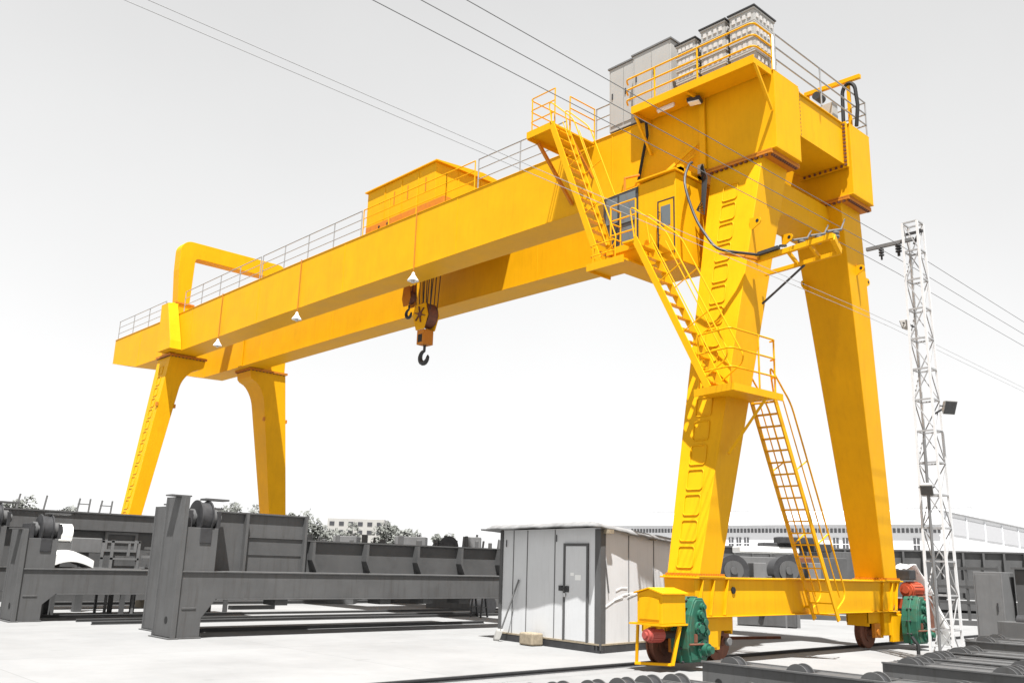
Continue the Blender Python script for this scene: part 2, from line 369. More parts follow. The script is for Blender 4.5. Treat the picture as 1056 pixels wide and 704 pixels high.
# bottom beam, bogies, wheels, reducers
def end_carriage(yc, detailed=True, dx=0.):
    y0, y1 = yc-.34, yc+.34
    mb = MB(); mb.prism([(-.72+dx, 1.44), (7.2+dx, 1.44), (6.75+dx, .82), (6.1+dx, .82), (.35+dx, .82), (-.66+dx, .82)], 'y', y0+.02, y1-.02)
    mb.box(-.76+dx, 7.24+dx, y0-.04, y1+.04, 1.44, 1.47)
    mb.prism([(-1.0+dx, .80), (-.86+dx, .80), (6.9+dx, .80), (6.9+dx, .82), (-1.0+dx, .82)], 'y', y0-.03, y1+.03)
    for x in (-.64, -.3, .12, 6.15, 6.6, 6.85):
        mb.hexa([(x-.012+dx-.0, y0-.035, .83), (x+.012+dx, y0-.035, .83), (x+.012+dx, y0+.03, .83), (x-.012+dx, y0+.03, .83)],
                [(x-.012+.12+dx, y0-.035, 1.43), (x+.012+.12+dx, y0-.035, 1.43), (x+.132+dx, y0+.03, 1.43), (x+.108+dx, y0+.03, 1.43)])
    o = mb.build('end_carriage', Y, crane, bevel=.006)
    MB().cyl((.44+dx, y0-.002, 1.25), (.44+dx, y0+.03, 1.25), .06, 18).build('drain_hole', BLK, o)
    for (fx0, fx1) in ((-.66+dx, .12+dx), (6.33+dx, 7.07+dx)):
        fl = MB().box(fx0, fx1, y0-.05, y1+.05, 1.47, 1.492).build('flange', Y, o); mb = MB()
        for k in range(11):
            t = (k+.5)/11; mb.cbox((fx0+(fx1-fx0)*t, y0-.025, 1.51), .035, .04, .035); mb.cbox((fx0+.015, y0+.68*t, 1.51), .04, .035, .035)
        mb.build('bolts', YR, fl)
    for bx in (-.42, 6.72):
        bx += dx
        q = MB(); q.prism([(bx-.95, .8), (bx+.98, .8), (bx+.98, .56), (bx+.62, .56), (bx+.55, .25), (bx+.30, .25), (bx+.28, .42), (bx-.28, .42), (bx-.30, .25), (bx-.5, .25), (bx-.62, .56), (bx-.95, .56)], 'y', yc-.22, yc-.18)
        q.prism([(bx-.95, .8), (bx+.98, .8), (bx+.98, .56), (bx+.62, .56), (bx+.55, .25), (bx+.30, .25), (bx+.28, .42), (bx-.28, .42), (bx-.30, .25), (bx-.5, .25), (bx-.62, .56), (bx-.95, .56)], 'y', yc+.26, yc+.30)
        q.box(bx-.95, bx+.98, yc-.21, yc+.29, .74, .798)
        q.box(bx-.40, bx+.40, yc-.30, yc-.22, .30, .79)
        q.box(bx-.95, bx-.91, yc-.21, yc+.29, .5, .74); q.box(bx+.94, bx+.98, yc-.21, yc+.29, .5, .74)
        bo = q.build('bogie_frame', Y, o, bevel=.005)
        for wx in ((bx-.72, bx+.80) if bx < 3 else (bx-.62,)):
            w = MB(); w.cyl((wx, yc+.0, .375), (wx, yc+.09, .375), .315, 40); w.cyl((wx, yc-.03, .375), (wx, yc, .375), .35, 40); w.cyl((wx, yc+.09, .375), (wx, yc+.12, .375), .35, 40)
            w.cyl((wx, yc-.16, .375), (wx, yc+.24, .375), .085, 18); w.cyl((wx, yc-.06, .375), (wx, yc-.03, .375), .2, 24)
            w.build('wheel', RUST, bo, smooth=True)
            cv = MB(); (cv.box(wx-.13, wx+.13, yc-.25, yc-.17, .26, .56) if wx < bx else None); cv.cyl((wx, yc-.275, .375), (wx, yc-.2, .375), .07, 20)
            cv.build('axle_box', (YR if wx < bx else GRAY3), bo, bevel=.01)
        if bx > 3: MB().prism([(bx-.1, .16), (bx+.62, .16), (bx+.62, .735), (bx-.1, .735)], 'y', yc-.34, yc-.24).build('side_plate', Y, bo, bevel=.01)
    return o
ec = end_carriage(-.70); end_carriage(27.2, dx=.45)
def reducer(x, yf, name='gear_reducer'):
    """tall cast gearbox: flat cheeks, flange rim with bolts, bearing caps; yf = outer face (towards -y)"""
    prof = []; z0, z1 = .13, 1.14
    out = [(-.24, .14), (-.29, .35), (-.30, .62), (-.24, .88), (-.13, 1.09), (-.07, 1.14), (.13, 1.14), (.19, 1.06), (.24, .85), (.29, .60), (.28, .35), (.20, .14)]
    mb = MB(); mb.prism([(x+a, b) for a, b in out], 'y', yf+.05, yf+.40)
    mb.prism([(x+a*1.10, .64+(b-.64)*1.04) for a, b in out], 'y', yf+.20, yf+.25)
    mb.prism([(x+a*.90, .64+(b-.64)*.94) for a, b in out], 'y', yf+.03, yf+.06)
    o = mb.build(name, GRN, crane, bevel=.018)
    c = MB()
    for cx, cz, rr, d in ((.06, .34, .155, .10), (-.03, .66, .11, .05), (.09, .76, .085, .05), (.0, .88, .075, .045), (.07, 1.0, .065, .04), (.15, .60, .07, .04)):
        c.cyl((x+cx, yf+.04, cz), (x+cx, yf-.01, cz), rr, 24); c.cyl((x+cx, yf, cz), (x+cx, yf-d, cz), rr*.62, 20)
    c.cyl((x+.06, yf, .34), (x+.06, yf-.17, .34), .06, 16)
    c.build('bearing_caps', GRN, o, smooth=True)
    b = MB()
    for a, zz in out:
        b.cyl((x+a*1.04, yf+.17, .64+(zz-.64)*1.0), (x+a*1.04, yf+.28, .64+(zz-.64)*1.0), .018, 8)
    for cx, cz, rr in ((.06, .34, .13), (-.03, .66, .09)):
        for k in range(6):
            an = k*PI/3; b.cyl((x+cx+rr*math.cos(an), yf-.005, cz+rr*math.sin(an)), (x+cx+rr*math.cos(an), yf-.025, cz+rr*math.sin(an)), .014, 6)
    b.build('bolts', DARK, o)
    f = MB(); f.box(x-.16, x-.10, yf+.0, yf+.09, .45, .58); f.tube([(x-.3, yf+.02, .42), (x+.02, yf-.03, .42)], .018, 7); f.build('torque_arm', RUST, o)
    return o
ra = reducer(-1.08, -1.40); rb = reducer(7.12, -1.55)
def motor(a, b, r, mt, parent, name='drive_motor'):
    a = Vector(a); b = Vector(b); mb = MB(); d = (b-a)
    mb.cyl(a, b, r, 24); mb.cyl(a-d.normalized()*.05, a, r*.86, 24, ); mb.cyl(a-d.normalized()*.09, a-d.normalized()*.05, r*.5, 20)
    o = mb.build(name, mt, parent, smooth=True); fn = MB(); side = Vector((0, 0, 1)); s2 = d.normalized().cross(side)
    for k in range(14):
        an = 2*PI*k/14; dr = side*math.sin(an)+s2*math.cos(an); fn.bar(a+dr*r+d*.12, b+dr*r-d*.08, .012, .03, up=dr)
    fn.build('cooling_fins', mt, o); return o
motor((-1.98, -1.02, .56), (-1.70, -1.06, .56), .105, RED, crane)
MB().cyl((-1.70, -1.06, .56), (-1.3, -1.10, .56), .06, 16).build('coupling', DARK, crane, smooth=True)
# far reducer's motor, orange red, half under a white sheet
motor((7.35, -1.1, 1.28), (7.9, -1.1, 1.28), .17, ORG, crane)
mb = MB(); mb.box(7.3, 7.85, -1.32, -.88, .86, 1.08); mb.box(7.45, 7.62, -1.36, -1.1, .55, .88); mb.build('motor_bracket', ORG, crane, bevel=.01)
mb = MB(); mb.box(7.28, 7.62, -1.22, -.86, 1.5, 1.72); mb.cyl((7.3, -1.04, 1.60), (7.75, -1.04, 1.60), .10, 16); mb.build('brake_unit', DARK, crane, bevel=.02)
ts = MB(); rows = []
path = [(7.35, -.98, 1.74), (7.55, -1.0, 1.84), (7.85, -1.02, 1.83), (8.05, -1.06, 1.66), (8.15, -1.1, 1.45), (8.22, -1.16, 1.22), (8.42, -1.2, 1.05), (8.52, -1.24, .8), (8.6, -1.28, .5), (8.68, -1.3, .05)]
for i_, q in enumerate(path):
    for j_ in range(5): rows.append((q[0]+.02*math.sin(i_*2+j_), q[1]+(j_-2)*.07*(1+.4*math.sin(i_*1.7)), q[2]+.02*math.sin(j_*2.3+i_)))
ts.add(rows, [(i_*5+j_, i_*5+j_+1, (i_+1)*5+j_+1, (i_+1)*5+j_) for i_ in range(len(path)-1) for j_ in range(4)])
tso = ts.build('plastic_sheet', WHT, smooth=True); md = tso.modifiers.new('s', 'SOLIDIFY'); md.thickness = .02
tag(tso, 'torn white plastic sheet draped over the red motor at the far reducer', 'plastic sheet')
mb = MB(); mb.box(7.5, 8.3, -1.28, -.9, .3, 1.15); mb.build('motor_guard', RUST, crane, bevel=.03)
# yellow weather box in front of near bogie with its hanging bracket (rail guard)
mb = MB()
bx0, bx1, by0, by1 = -1.98, -1.36, -1.30, -.80
mb.prism([(by0, .74), (by1, .74), (by1, 1.20), ((by0+by1)/2, 1.27), (by0, 1.20)], 'x', bx0, bx1)
cb = mb.build('weather_box', Y, crane, bevel=.01)
mb = MB(); mb.prism([(by0-.04, 1.195), ((by0+by1)/2, 1.272), (by1+.04, 1.195), (by1+.04, 1.215), ((by0+by1)/2, 1.294), (by0-.04, 1.215)], 'x', bx0-.04, bx1+.03); mb.build('lid', Y, cb)
MB().box(bx0-.012, bx0-.001, by0+.05, by1-.05, .80, 1.14).build('access_panel', Y, cb, bevel=.004)
mb = MB(); mb.box(bx0-.04, bx1+.04, by0-.04, by1+.14, .71, .738); mb.build('shelf', Y, cb)
mb = MB()
mb.bar((-1.94, -.78, .70), (-1.90, -.72, .12), .04, .04); mb.bar((-1.50, -1.28, .70), (-1.60, -1.20, .10), .09, .05); mb.bar((-1.92, -.70, .11), (-1.58, -1.20, .11), .10, .04)
mb.bar((-1.85, -1.1, .68), (-.7, -.9, .70), .06, .05)
mb.build('rail_guard', Y, crane, bevel=.004)

# ---------------------------------------------------------- pipe railings
def railing(pts, hs, post_at, mt, parent, r=.018, name='railing', base_drop=0., rr=None):
    mb = MB(); pts = [Vector(p) for p in pts]
    for h in hs: mb.tube([p+Vector((0, 0, h)) for p in pts], r*.85 if h != max(hs) else r, 7)
    for p in post_at: mb.tube([Vector(p)+Vector((0, 0, base_drop)), Vector(p)+Vector((0, 0, max(hs)))], r, 7)
    return mb.build(name, mt, parent, smooth=True)
def poly_round(pts, rad=.12, n=4):
    out = []; P = [Vector(p) for p in pts]
    for i, p in enumerate(P):
        if i in (0, len(P)-1): out.append(p); continue
        a = (P[i-1]-p).normalized(); b = (P[i+1]-p).normalized(); s = p+a*rad; e = p+b*rad
        for k in range(n+1):
            t = k/n; out.append(s*(1-t)**2+p*2*t*(1-t)+e*t*t)
    return out
# long thin railing on the near girder, one part per run
def girder_rail(y0, y1, mt, x=1.17, h=.9, step=1.55):
    n = max(1, round((y1-y0)/step)); ys = [y0+(y1-y0)*k/n for k in range(n+1)]
    P = [Vector((x, y, ZT+camber(y))) for y in ys]
    mb = MB()
    for q in (.3, .6, .9):
        pts = [p+Vector((0, 0, h*q/.9)) for p in P]; mb.tube(pts, .014 if q < .9 else .018, 6)
    for p in P: mb.tube([p, p+Vector((0, 0, h))], .018, 6)
    mb.build('railing', mt, crane, smooth=True)
girder_rail(3.95, 7.3, RAILG); girder_rail(7.45, 8.7, Y); girder_rail(8.7, 12.9, Y); girder_rail(13.0, 19.5, RAILG); girder_rail(19.65, 26.2, RAILG); girder_rail(28.2, 33.6, RAILG)
girder_rail(1.35, 2.95, RAILG, h=.85)
# deck beside the cabinets
mb = MB(); mb.box(.45, XG1, -1.85, 1.26, 11.47, 11.51); mb.box(.42, .449, -1.853, 1.263, 11.38, 11.56)
mb.box(.45, XG1, -1.85, -1.82, 11.38, 11.47); mb.box(.45, XG1, 1.23, 1.26, 11.38, 11.47); mb.box(.45, XG1, -.22, -.17, 11.38, 11.47)
dk = mb.build('side_deck', Y, crane)
for y in (-1.83, 1.22): MB().bar((.50, y, 11.40), (1.09, y, 10.62), .05, .05).build('deck_brace', Y, dk)
pts = poly_round([(1.12, -1.86, 11.51), (.45, -1.86, 11.51), (.45, 1.25, 11.51)], .14)
mb = MB()
for h in (.27, .52, .78): mb.tube([p+Vector((0, 0, h)) for p in pts], .020, 8)
for p in ((1.12, -1.86), (.45, -.5), (.45, .62)): mb.tube([(*p, 11.51), (*p, 12.29)], .02, 8)
for h in (.27, .52, .78): mb.tube(poly_round([(.45, 1.24, 11.51+h), (.45, 1.42, 11.51+h), (.56, 1.46, 11.51+h-.06)], .06), .02, 6)
mb.build('railing', Y, dk, smooth=True)
MB().tube(poly_round([(1.13, -1.80, 12.30), (1.14, -1.87, 12.30), (1.14, -1.87, 11.51)], .05), .03, 8).build('railing_post', WHT, dk, smooth=True)
# railing across the end of the two girders
mb = MB(); p0, p1 = Vector((1.24, -1.86, 11.51)), Vector((5.25, -1.86, 11.51))
for h in (.3, .58, .88): mb.tube([p0+Vector((0, 0, h)), p1+Vector((0, 0, h))], .018, 7)
for x in (1.24, 3.12, 5.25): mb.tube([(x, -1.86, 11.48), (x, -1.86, 12.39)], .019, 7)
for x in (5.25,):
    for h in (.3, .58, .88): mb.tube([(x, -1.86, 11.51+h), (x, .4, 11.51+h)], .018, 7)
mb.build('railing', RAILG, crane, smooth=True)
# davit pole with hose at the far girder end
mb = MB(); mb.bar((4.75, -.62, 12.86), (4.75, -2.02, 12.82), .09, .10); mb.bar((4.75, -1.72, 11.5), (4.75, -1.72, 12.80), .07, .07); mb.bar((4.75, -.7, 11.5), (4.75, -.7, 12.84), .06, .06)
dv = mb.build('davit', Y, crane, bevel=.004)
hose = []
for k in range(19):
    a = PI*k/18; hose.append((4.72, -1.74-.16*math.cos(a)*-1-.0, 12.48+.24*math.sin(a)))
mb = MB(); mb.tube([(4.68, -1.58, 11.6), (4.70, -1.58, 12.1)]+hose+[(4.72, -1.93, 12.1), (4.74, -1.86, 11.6)], .045, 8)
mb.build('hose', BLK, dv, smooth=True)
MB().cyl((4.6, -.98, 12.66), (4.9, -.98, 12.66), .10, 16).build('pulley', DARK, dv, smooth=True)

# conduits and stiffeners on the near girder
for y in (9.92, 16.46, 22.4):
    MB().tube([(XG1-.03, y, ZT+camber(y)+.02), (XG1-.03, y, 9.72)], .016, 6).build('conduit', YR, g1, smooth=True)
MB().box(XG1-.05, XG1-.001, -.24, -.10, 9.83, 11.46).build('stiffener', Y, g1)
MB().box(XG2-.05, XG2-.001, 26.75, 27.1, 9.83, 11.52).build('stiffener', Y, crane)
mb = MB(); cbl = [(1.0, 1.30, 11.45), (1.02, 1.28, 11.1), (1.04, 1.36, 10.9), (1.03, 1.45, 10.5), (1.04, 1.55, 10.1), (1.03, 1.58, 9.75), (.98, 1.5, 9.55)]
mb.tube(cbl, .035, 7); mb.build('power_cable', BLK, g1, smooth=True)
mb = MB()
for k in range(5): mb.tube([(1.0-.03*k, -.15-.03*k, 9.85), (.95-.03*k, -.22-.05*k, 9.5), (.8-.04*k, -.30-.04*k, 9.0-.1*k), (.75, -.2, 8.8)], .012, 6)
mb.build('cable_bundle', BLK, g1, smooth=True)
MB().box(.99, 1.09, -.2, -.08, 9.72, 9.92).build('junction_box', LGREY, g1)

# -------------------------------------------------- stairs and platforms
def stair(a0, b0, a1, b1, n, parent, rail_h=.85, name='stair', rails=(0, 1), tread=.17, pr=.018, bend_top=True, rail_off=.0, st_w=.16):
    """two stringers a0->a1 and b0->b1 with n treads and tube handrails"""
    a0, b0, a1, b1 = map(Vector, (a0, b0, a1, b1)); mb = MB()
    side = (b0-a0).normalized(); d = (a1-a0).normalized(); up = side.cross(d)
    if up.z < 0: up = -up
    mb.bar(a0, a1, .03, st_w, up=up); mb.bar(b0, b1, .03, st_w, up=up)
    o = mb.build(name, Y, parent)
    run = (a1-a0); run.z = 0; run.normalize()
    t = MB()
    for k in range(n):
        u = (k+.6)/n; p = a0.lerp(a1, u); q = b0.lerp(b1, u)
        w = run*tread/2
        t.hexa([p-w, q-w, q+w, p+w], [p-w+Vector((0, 0, .025)), q-w+Vector((0, 0, .025)), q+w+Vector((0, 0, .025)), p+w+Vector((0, 0, .025))])
    t.build('treads', Y, o)
    for s in rails:
        s0, s1 = (a0, a1) if s == 0 else (b0, b1); h = MB(); sd = -side if s == 0 else side
        off = up*rail_h*.82+sd*rail_off
        P0 = s0+off; P1 = s1+off
        h.tube(poly_round([s0+Vector((0, 0, .02))-run*.0, s0+Vector((0, 0, rail_h*.9))-run*.12, P0+d*.35, P1-d*.25, s1-d*.2+sd*rail_off*.5], .2, 5), pr, 7)
        o2 = up*rail_h*.42+sd*rail_off
        h.tube([s0+o2+d*.2, s1+o2-d*.35], pr*.8, 6)
        for u in (.33, .66): h.tube([s0.lerp(s1, u), s0.lerp(s1, u)+off], pr*.8, 6)
        h.build('handrail', Y, o, smooth=True)
    return o
# upper landing at girder top
mb = MB(); mb.box(-.30, XG1-.001, 2.95, 3.80, 11.46, 11.5); mb.box(-.30, XG1-.001, 3.801, 3.83, 11.36, 11.55); mb.box(-.33, -.301, 2.95, 3.83, 11.38, 11.55)
ul = mb.build('landing', Y, crane)
MB().bar((.0, 3.75, 11.36), (XG1, 3.65, 10.1), .07, .07).build('landing_brace', YR, ul)
MB().bar((.3, 3.0, 11.42), (XG1, 3.0, 10.6), .05, .05).build('landing_brace', YR, ul)
pts = poly_round([(-.28, 2.95, 11.5), (-.28, 3.78, 11.5), (1.12, 3.78, 11.5)], .12)
mb = MB()
for h in (.3, .6, .9): mb.tube([p+Vector((0, 0, h)) for p in pts], .016, 7)
for h in (.3, .6, .9): mb.tube([(.25, 2.97, 11.5+h), (1.12, 2.97, 11.5+h)], .016, 7)
for p in ((-.28, 2.95), (-.28, 3.70), (.45, 3.78), (.25, 2.97), (1.12, 2.97), (1.12, 3.78)): mb.tube([(*p, 11.5), (*p, 12.4)], .017, 7)
mb.build('railing', Y, ul, smooth=True)
# upper stair: landing down to the cabin deck
stair((-.36, 2.96, 11.45), (.18, 2.96, 11.45), (-.36, 1.44, 7.66), (.18, 1.44, 7.66), 14, crane, rail_h=.72, tread=.14, st_w=.14, pr=.015)
# lower landing and cabin deck
mb = MB(); mb.box(-.55, .17, .66, 1.62, 7.60, 7.64); mb.box(-.58, -.551, .66, 1.65, 7.54, 7.70); mb.box(-.55, .17, 1.621, 1.65, 7.54, 7.70)
ld = mb.build('landing', Y, crane)
mb = MB(); pts = poly_round([(-.54, .9, 7.64), (-.54, 1.60, 7.64), (.0, 1.60, 7.64)], .08)
for h in (.22, .45): mb.tube([p+Vector((0, 0, h)) for p in pts], .014, 6)
for p in ((-.54, .9), (-.54, 1.5), (-.02, 1.6)): mb.tube([(*p, 7.62), (*p, 8.1)], .015, 6)
mb.build('railing', Y, ld, smooth=True)
mb = MB(); mb.box(-.24, .17, .52, 1.34, 7.96, 8.0); mb.box(-.27, -.241, .52, 1.37, 7.90, 8.04); mb.box(-.24, .17, 1.341, 1.37, 7.90, 8.04)
mb.hexa([(.0, .55, 7.645), (.168, .55, 7.645), (.168, 1.2, 7.645), (.0, 1.2, 7.645)], [(-.22, .54, 7.955), (.168, .54, 7.955), (.168, 1.3, 7.955), (-.22, 1.3, 7.955)])
cdk = mb.build('cabin_deck', Y, crane)
mb = MB(); pts = poly_round([(-.25, .60, 8.0), (-.25, 1.33, 8.0), (.16, 1.33, 8.0)], .1)
for h in (.32, .64, .98): mb.tube([p+Vector((0, 0, h)) for p in pts], .017, 7)
for p in ((-.25, .60), (-.25, 1.27), (.14, 1.33)): mb.tube([(*p, 7.98), (*p, 8.98)], .018, 7)
mb.build('railing', Y, cdk, smooth=True)
# cabin
CX0, CX1, CY0, CY1 = .17, 1.42, -.10, 1.85
mb = MB()
mb.prism([(CY0, 7.62), (1.3, 7.62), (1.56, 8.3), (CY1, 9.0), (CY1, 9.45), (CY0, 9.52)], 'x', CX0, CX1)
cab = mb.build('operator_cabin', Y, crane, bevel=.015)
MB().box(CX0-.08, CX1+.05, CY0-.05, .86, 9.525, 9.56).build('roof_plate', Y, cab)
mb = MB(); mb.prism([(.86, 8.05), (1.46, 8.05), (1.60, 8.38), (1.82, 9.02), (1.82, 9.42), (.86, 9.45)], 'x', CX0-.022, CX0-.004); wf = mb.build('window_frame', DARK, cab)
for (y0, y1, z0, z1) in ((.92, 1.36, 8.72, 9.38), (1.42, 1.74, 8.78, 9.36), (.92, 1.30, 8.12, 8.62)):
    MB().box(CX0-.030, CX0-.0225, y0, y1, z0, z1).build('pane', GLS, wf)
MB().box(CX0+.15, CX1-.15, CY1+.003, CY1+.01, 9.02, 9.38).build('pane', GLS, wf)
mb = MB(); mb.box(CX0-.02, CX0-.003, -.04, .32, 7.80, 8.92); dr = mb.build('cabin_door', Y, cab, bevel=.03)
MB().box(CX0-.026, CX0-.021, .02, .26, 8.38, 8.82).build('door_pane', GLS, dr)
for a_ in ((-.075, -.055, 7.76, 8.96), (.335, .355, 7.76, 8.96)): MB().box(CX0-.016, CX0-.003, *a_).build('door_seal', DARK, cab)
MB().box(CX0-.016, CX0-.003, -.054, .334, 8.94, 8.96).build('door_seal', DARK, cab)
MB().tube([(CX0-.03, .28, 8.2), (CX0-.09, .29, 8.2), (CX0-.09, .29, 8.7), (CX0-.03, .28, 8.7)], .012, 6).build('door_handle', DARK, dr, smooth=True)
mb = MB(); mb.box(.5, .62, 0, .1, 9.55, 9.82); mb.box(1.1, 1.3, 0, .1, 9.55, 9.8); mb.box(1.1, 1.3, 1.4, 1.5, 9.5, 9.8); mb.box(.5, 1.4, .0, 1.5, 9.68, 9.76); mb.build('hanger', Y, cab)
mb = MB(); mb.bar((.55, .75, 9.6), (1.05, -.02, 10.45), .05, .06); mb.bar((.55, .68, 9.58), (1.05, .05, 10.2), .03, .04); mb.build('hanger_brace', Y, cab)
MB().tube([(.25, 1.3, 9.5), (.25, 1.3, 9.8), (.5, 1.1, 9.9)], .03, 6).build('cabin_pipe', YR, cab)
# lower stair: cabin deck down to the mid platform
stair((-.47, .46, 8.02), (.03, .46, 8.02), (-.47, -1.22, 4.76), (.03, -1.22, 4.76), 12, crane, rail_h=.82, tread=.12, st_w=.13, pr=.015)
MB().box(-.5, -.272, .45, .75, 7.96, 8.0).build('stair_head_plate', Y, cdk)
# mid platform wrapped round the near leg
mb = MB(); mb.loft([[(-.44, -.90, 4.68), (-.60, -1.82, 4.68), (.90, -1.90, 4.68), (.90, -1.10, 4.68), (.10, -1.10, 4.68), (.08, -.9, 4.68)],
                    [(-.44, -.90, 4.72), (-.60, -1.82, 4.72), (.90, -1.90, 4.72), (.90, -1.10, 4.72), (.10, -1.10, 4.72), (.08, -.9, 4.72)]])
edge = [(-.44, -.90, 4.70), (-.60, -1.82, 4.70), (.90, -1.90, 4.70)]
for a, b in zip(edge[:-1], edge[1:]): mb.bar(a, b, .03, .13)
mp = mb.build('mid_platform', Y, crane)
MB().bar((.45, -1.85, 4.66), (.0, -1.3, 3.62), .09, .05).build('platform_brace', Y, mp)
pts = poly_round([(-.40, -.98, 4.72), (-.54, -1.76, 4.72), (.85, -1.84, 4.72), (.86, -1.70, 4.72)], .12)
mb = MB()
for h in (.36, .70, 1.06): mb.tube([p+Vector((0, 0, h)) for p in pts], .018, 7)
for p in ((-.40, -.98), (.28, -1.81), (.86, -1.78)): mb.tube([(*p, 4.70), (*p, 5.78)], .019, 7)
mb.build('railing', Y, mp, smooth=True)
# bottom ladder, leaning past the bottom beam
a0, b0, a1, b1 = (1.0, -1.16, 4.80), (1.0, -1.66, 4.80), (3.02, -1.16, .72), (3.02, -1.66, .72)
lad = stair(a0, b0, a1, b1, 19, crane, rail_h=.62, name='ladder', tread=.10, rails=(0, 1), st_w=.10)
MB().bar((2.9, -1.16, .95), (2.9, -1.02, .95), .05, .05).build('ladder_bracket', Y, lad)
# current collector arm reaching out from the near leg
mb = MB(); mb.bar((.80, -1.50, 7.42), (.80, -3.12, 7.52), .08, .10); mb.bar((1.12, -1.50, 7.22), (1.12, -3.05, 7.30), .06, .08)
mb.bar((.80, -3.1, 7.50), (1.14, -3.05, 7.32), .08, .14); mb.bar((.80, -2.2, 7.44), (1.12, -2.2, 7.28), .05, .08); mb.bar((.8, -2.65, 7.46), (1.12, -2.65, 7.3), .05, .08)
arm = mb.build('collector_arm', Y, crane, bevel=.005)
MB().tube([(1.12, -2.35, 7.22), (1.02, -1.48, 6.6)], .022, 6).build('arm_stay', DARK, arm, smooth=True)
mb = MB()
for y, z2 in ((-2.4, 7.98), (-2.75, 8.0), (-3.08, 8.03)):
    mb = MB(); mb.cyl((.95, y, 7.50), (.95, y, 7.66), .045, 12); mb.cyl((.95, y, 7.54), (.95, y, 7.57), .07, 12); mb.cyl((.95, y, 7.61), (.95, y, 7.64), .07, 12)
    mb.tube([(.72, y+.04, 7.60), (1.18, y, 7.76)], .026, 7); mb.tube([(1.18, y, 7.76), (1.35, y-.0, z2-.02)], .014, 6)
    mb.build('collector_head', GRAY3, arm, smooth=True)
mb = MB(); mb.bar((.72, -1.62, 7.50), (.74, -2.05, 7.54), .10, .06); mb.bar((.70, -2.1, 7.55), (.9, -2.1, 7.6), .05, .04); mb.build('terminal_block', DARK, arm)
mb = MB(); mb.bar((.04, -1.2, 7.44), (.4, -1.5, 7.40), .08, .03); mb.bar((.4, -1.5, 7.40), (.82, -1.60, 7.42), .08, .05); mb.build('cable_tray', YR, arm)
# drooping cable from the girder to the tray
mb = MB(); cp = []
kp = [Vector(q) for q in ((.55, -.25, 9.78), (.35, -.30, 9.62), (.05, -.42, 9.1), (.0, -.67, 8.34), (.0, -.93, 7.86), (.02, -1.15, 7.56), (.16, -1.36, 7.47), (.5, -1.52, 7.48), (.8, -1.62, 7.5))]
for i_ in range(len(kp)-1):
    a_, b_, c_, d_ = kp[max(i_-1, 0)], kp[i_], kp[i_+1], kp[min(i_+2, len(kp)-1)]
    for k in range(4):
        t = k/4; cp.append(.5*(2*b_+(c_-a_)*t+(2*a_-5*b_+4*c_-d_)*t*t+(3*b_-a_-3*c_+d_)*t**3))
mb.tube(cp, .028, 8); mb.build('drooping_cable', DARK, crane, smooth=True)

# ---------------------------------------------------------------- trolley
tr = empty('hoist_trolley', (3.2, 10.5, 11.6), 'yellow hoist trolley with a boxy cover riding on top of both girders', 'hoist trolley')
zc = ZT+.1
mb = MB(); mb.box(1.4, 5.0, 9.1, 13.1, zc+.10, zc+.40); mb.box(1.35, 1.75, 9.1, 13.1, zc+.02, zc+.12); mb.box(4.65, 5.05, 9.1, 13.1, zc+.02, zc+.12)
fr = mb.build('trolley_frame', YR, tr, bevel=.01)
for y in (9.6, 12.2):
    for x in (1.598, 4.804):
        MB().cyl((x-.06, y, zc+.16), (x+.06, y, zc+.16), .16, 24).build('wheel', RUST, fr, smooth=True)
mb = MB()
for y in (11.9, 12.35): mb.cyl((1.395, y, zc+.25), (1.42, y, zc+.25), .05, 14)
mb.build('frame_hole', BLK, fr)
z0h, z1h = zc+.402, 13.22
mb = MB(); mb.box(1.42, 4.95, 9.55, 13.12, z0h, z1h)
for y in (10.4, 11.25, 12.15): mb.box(1.405, 1.42, y-.02, y+.02, z0h+.05, z1h-.05)
for x in (2.3, 3.2, 4.1): mb.box(x-.02, x+.02, 9.535, 9.55, z0h+.05, z1h-.05)
hs = mb.build('cover_house', Y, tr, bevel=.01)
mb = MB()
mb.loft([[(1.34, y, z1h+.004), (5.03, y, z1h+.004), (5.03, y, z1h+.04), (3.2, y, z1h+.20), (1.34, y, z1h+.04)] for y in (9.45, 13.2)])
mb.build('roof', Y, hs)
for y in (10.0, 10.9, 11.6): 
    mb = MB(); mb.box(1.412, 1.419, y, y+.05, z0h+.40, z0h+.85)
    mb.build('slot', YR, hs)
# hooks
def hook(mb, p, s):
    x, y, z = p; pts = [(x, y, z), (x, y, z-.25*s)]; rad = []
    for k in range(15):
        a = math.radians(90-k*(285/14)); pts.append((x, y-.0+.30*s*math.cos(a)*1.0, z-.62*s+.30*s*math.sin(a)))
    n = len(pts); rad = [.07*s, .07*s]+[.07*s+.055*s*math.sin(PI*k/14)**1 for k in range(14)]+[.02*s]
    mb.tube(pts, rad, 10)
hk = empty('main_hook_block', (3.2, 12.0, 9.0), 'large yellow hook block with a dark hook hanging lowest under the girders', 'hook block')
mb = MB(); 
mb.cyl((3.02, 12.0, 9.25), (3.38, 12.0, 9.25), .40, 30)
b1_ = mb.build('sheave', RUST, hk, smooth=True)
for x in (2.96, 3.40):
    MB().prism([(11.62, 9.2), (11.75, 9.6), (12.25, 9.6), (12.38, 9.2), (12.2, 8.75), (11.8, 8.75)], 'x', x, x+.04).build('cheek_plate', Y, hk, bevel=.01)
mb = MB()
for k in range(6):
    an = k*PI/3+.3; mb.bar((2.94, 12+.06*math.cos(an), 9.25+.06*math.sin(an)), (2.94, 12+.27*math.cos(an), 9.25+.27*math.sin(an)), .03, .05, up=(1, 0, 0))
mb.cyl((2.92, 12, 9.25), (2.955, 12, 9.25), .09, 18); mb.build('sheave_guard', RUST, hk)
mb = MB(); mb.box(3.0, 3.4, 11.82, 12.18, 8.28, 8.76); mb.build('crosshead', YR, hk, bevel=.02)
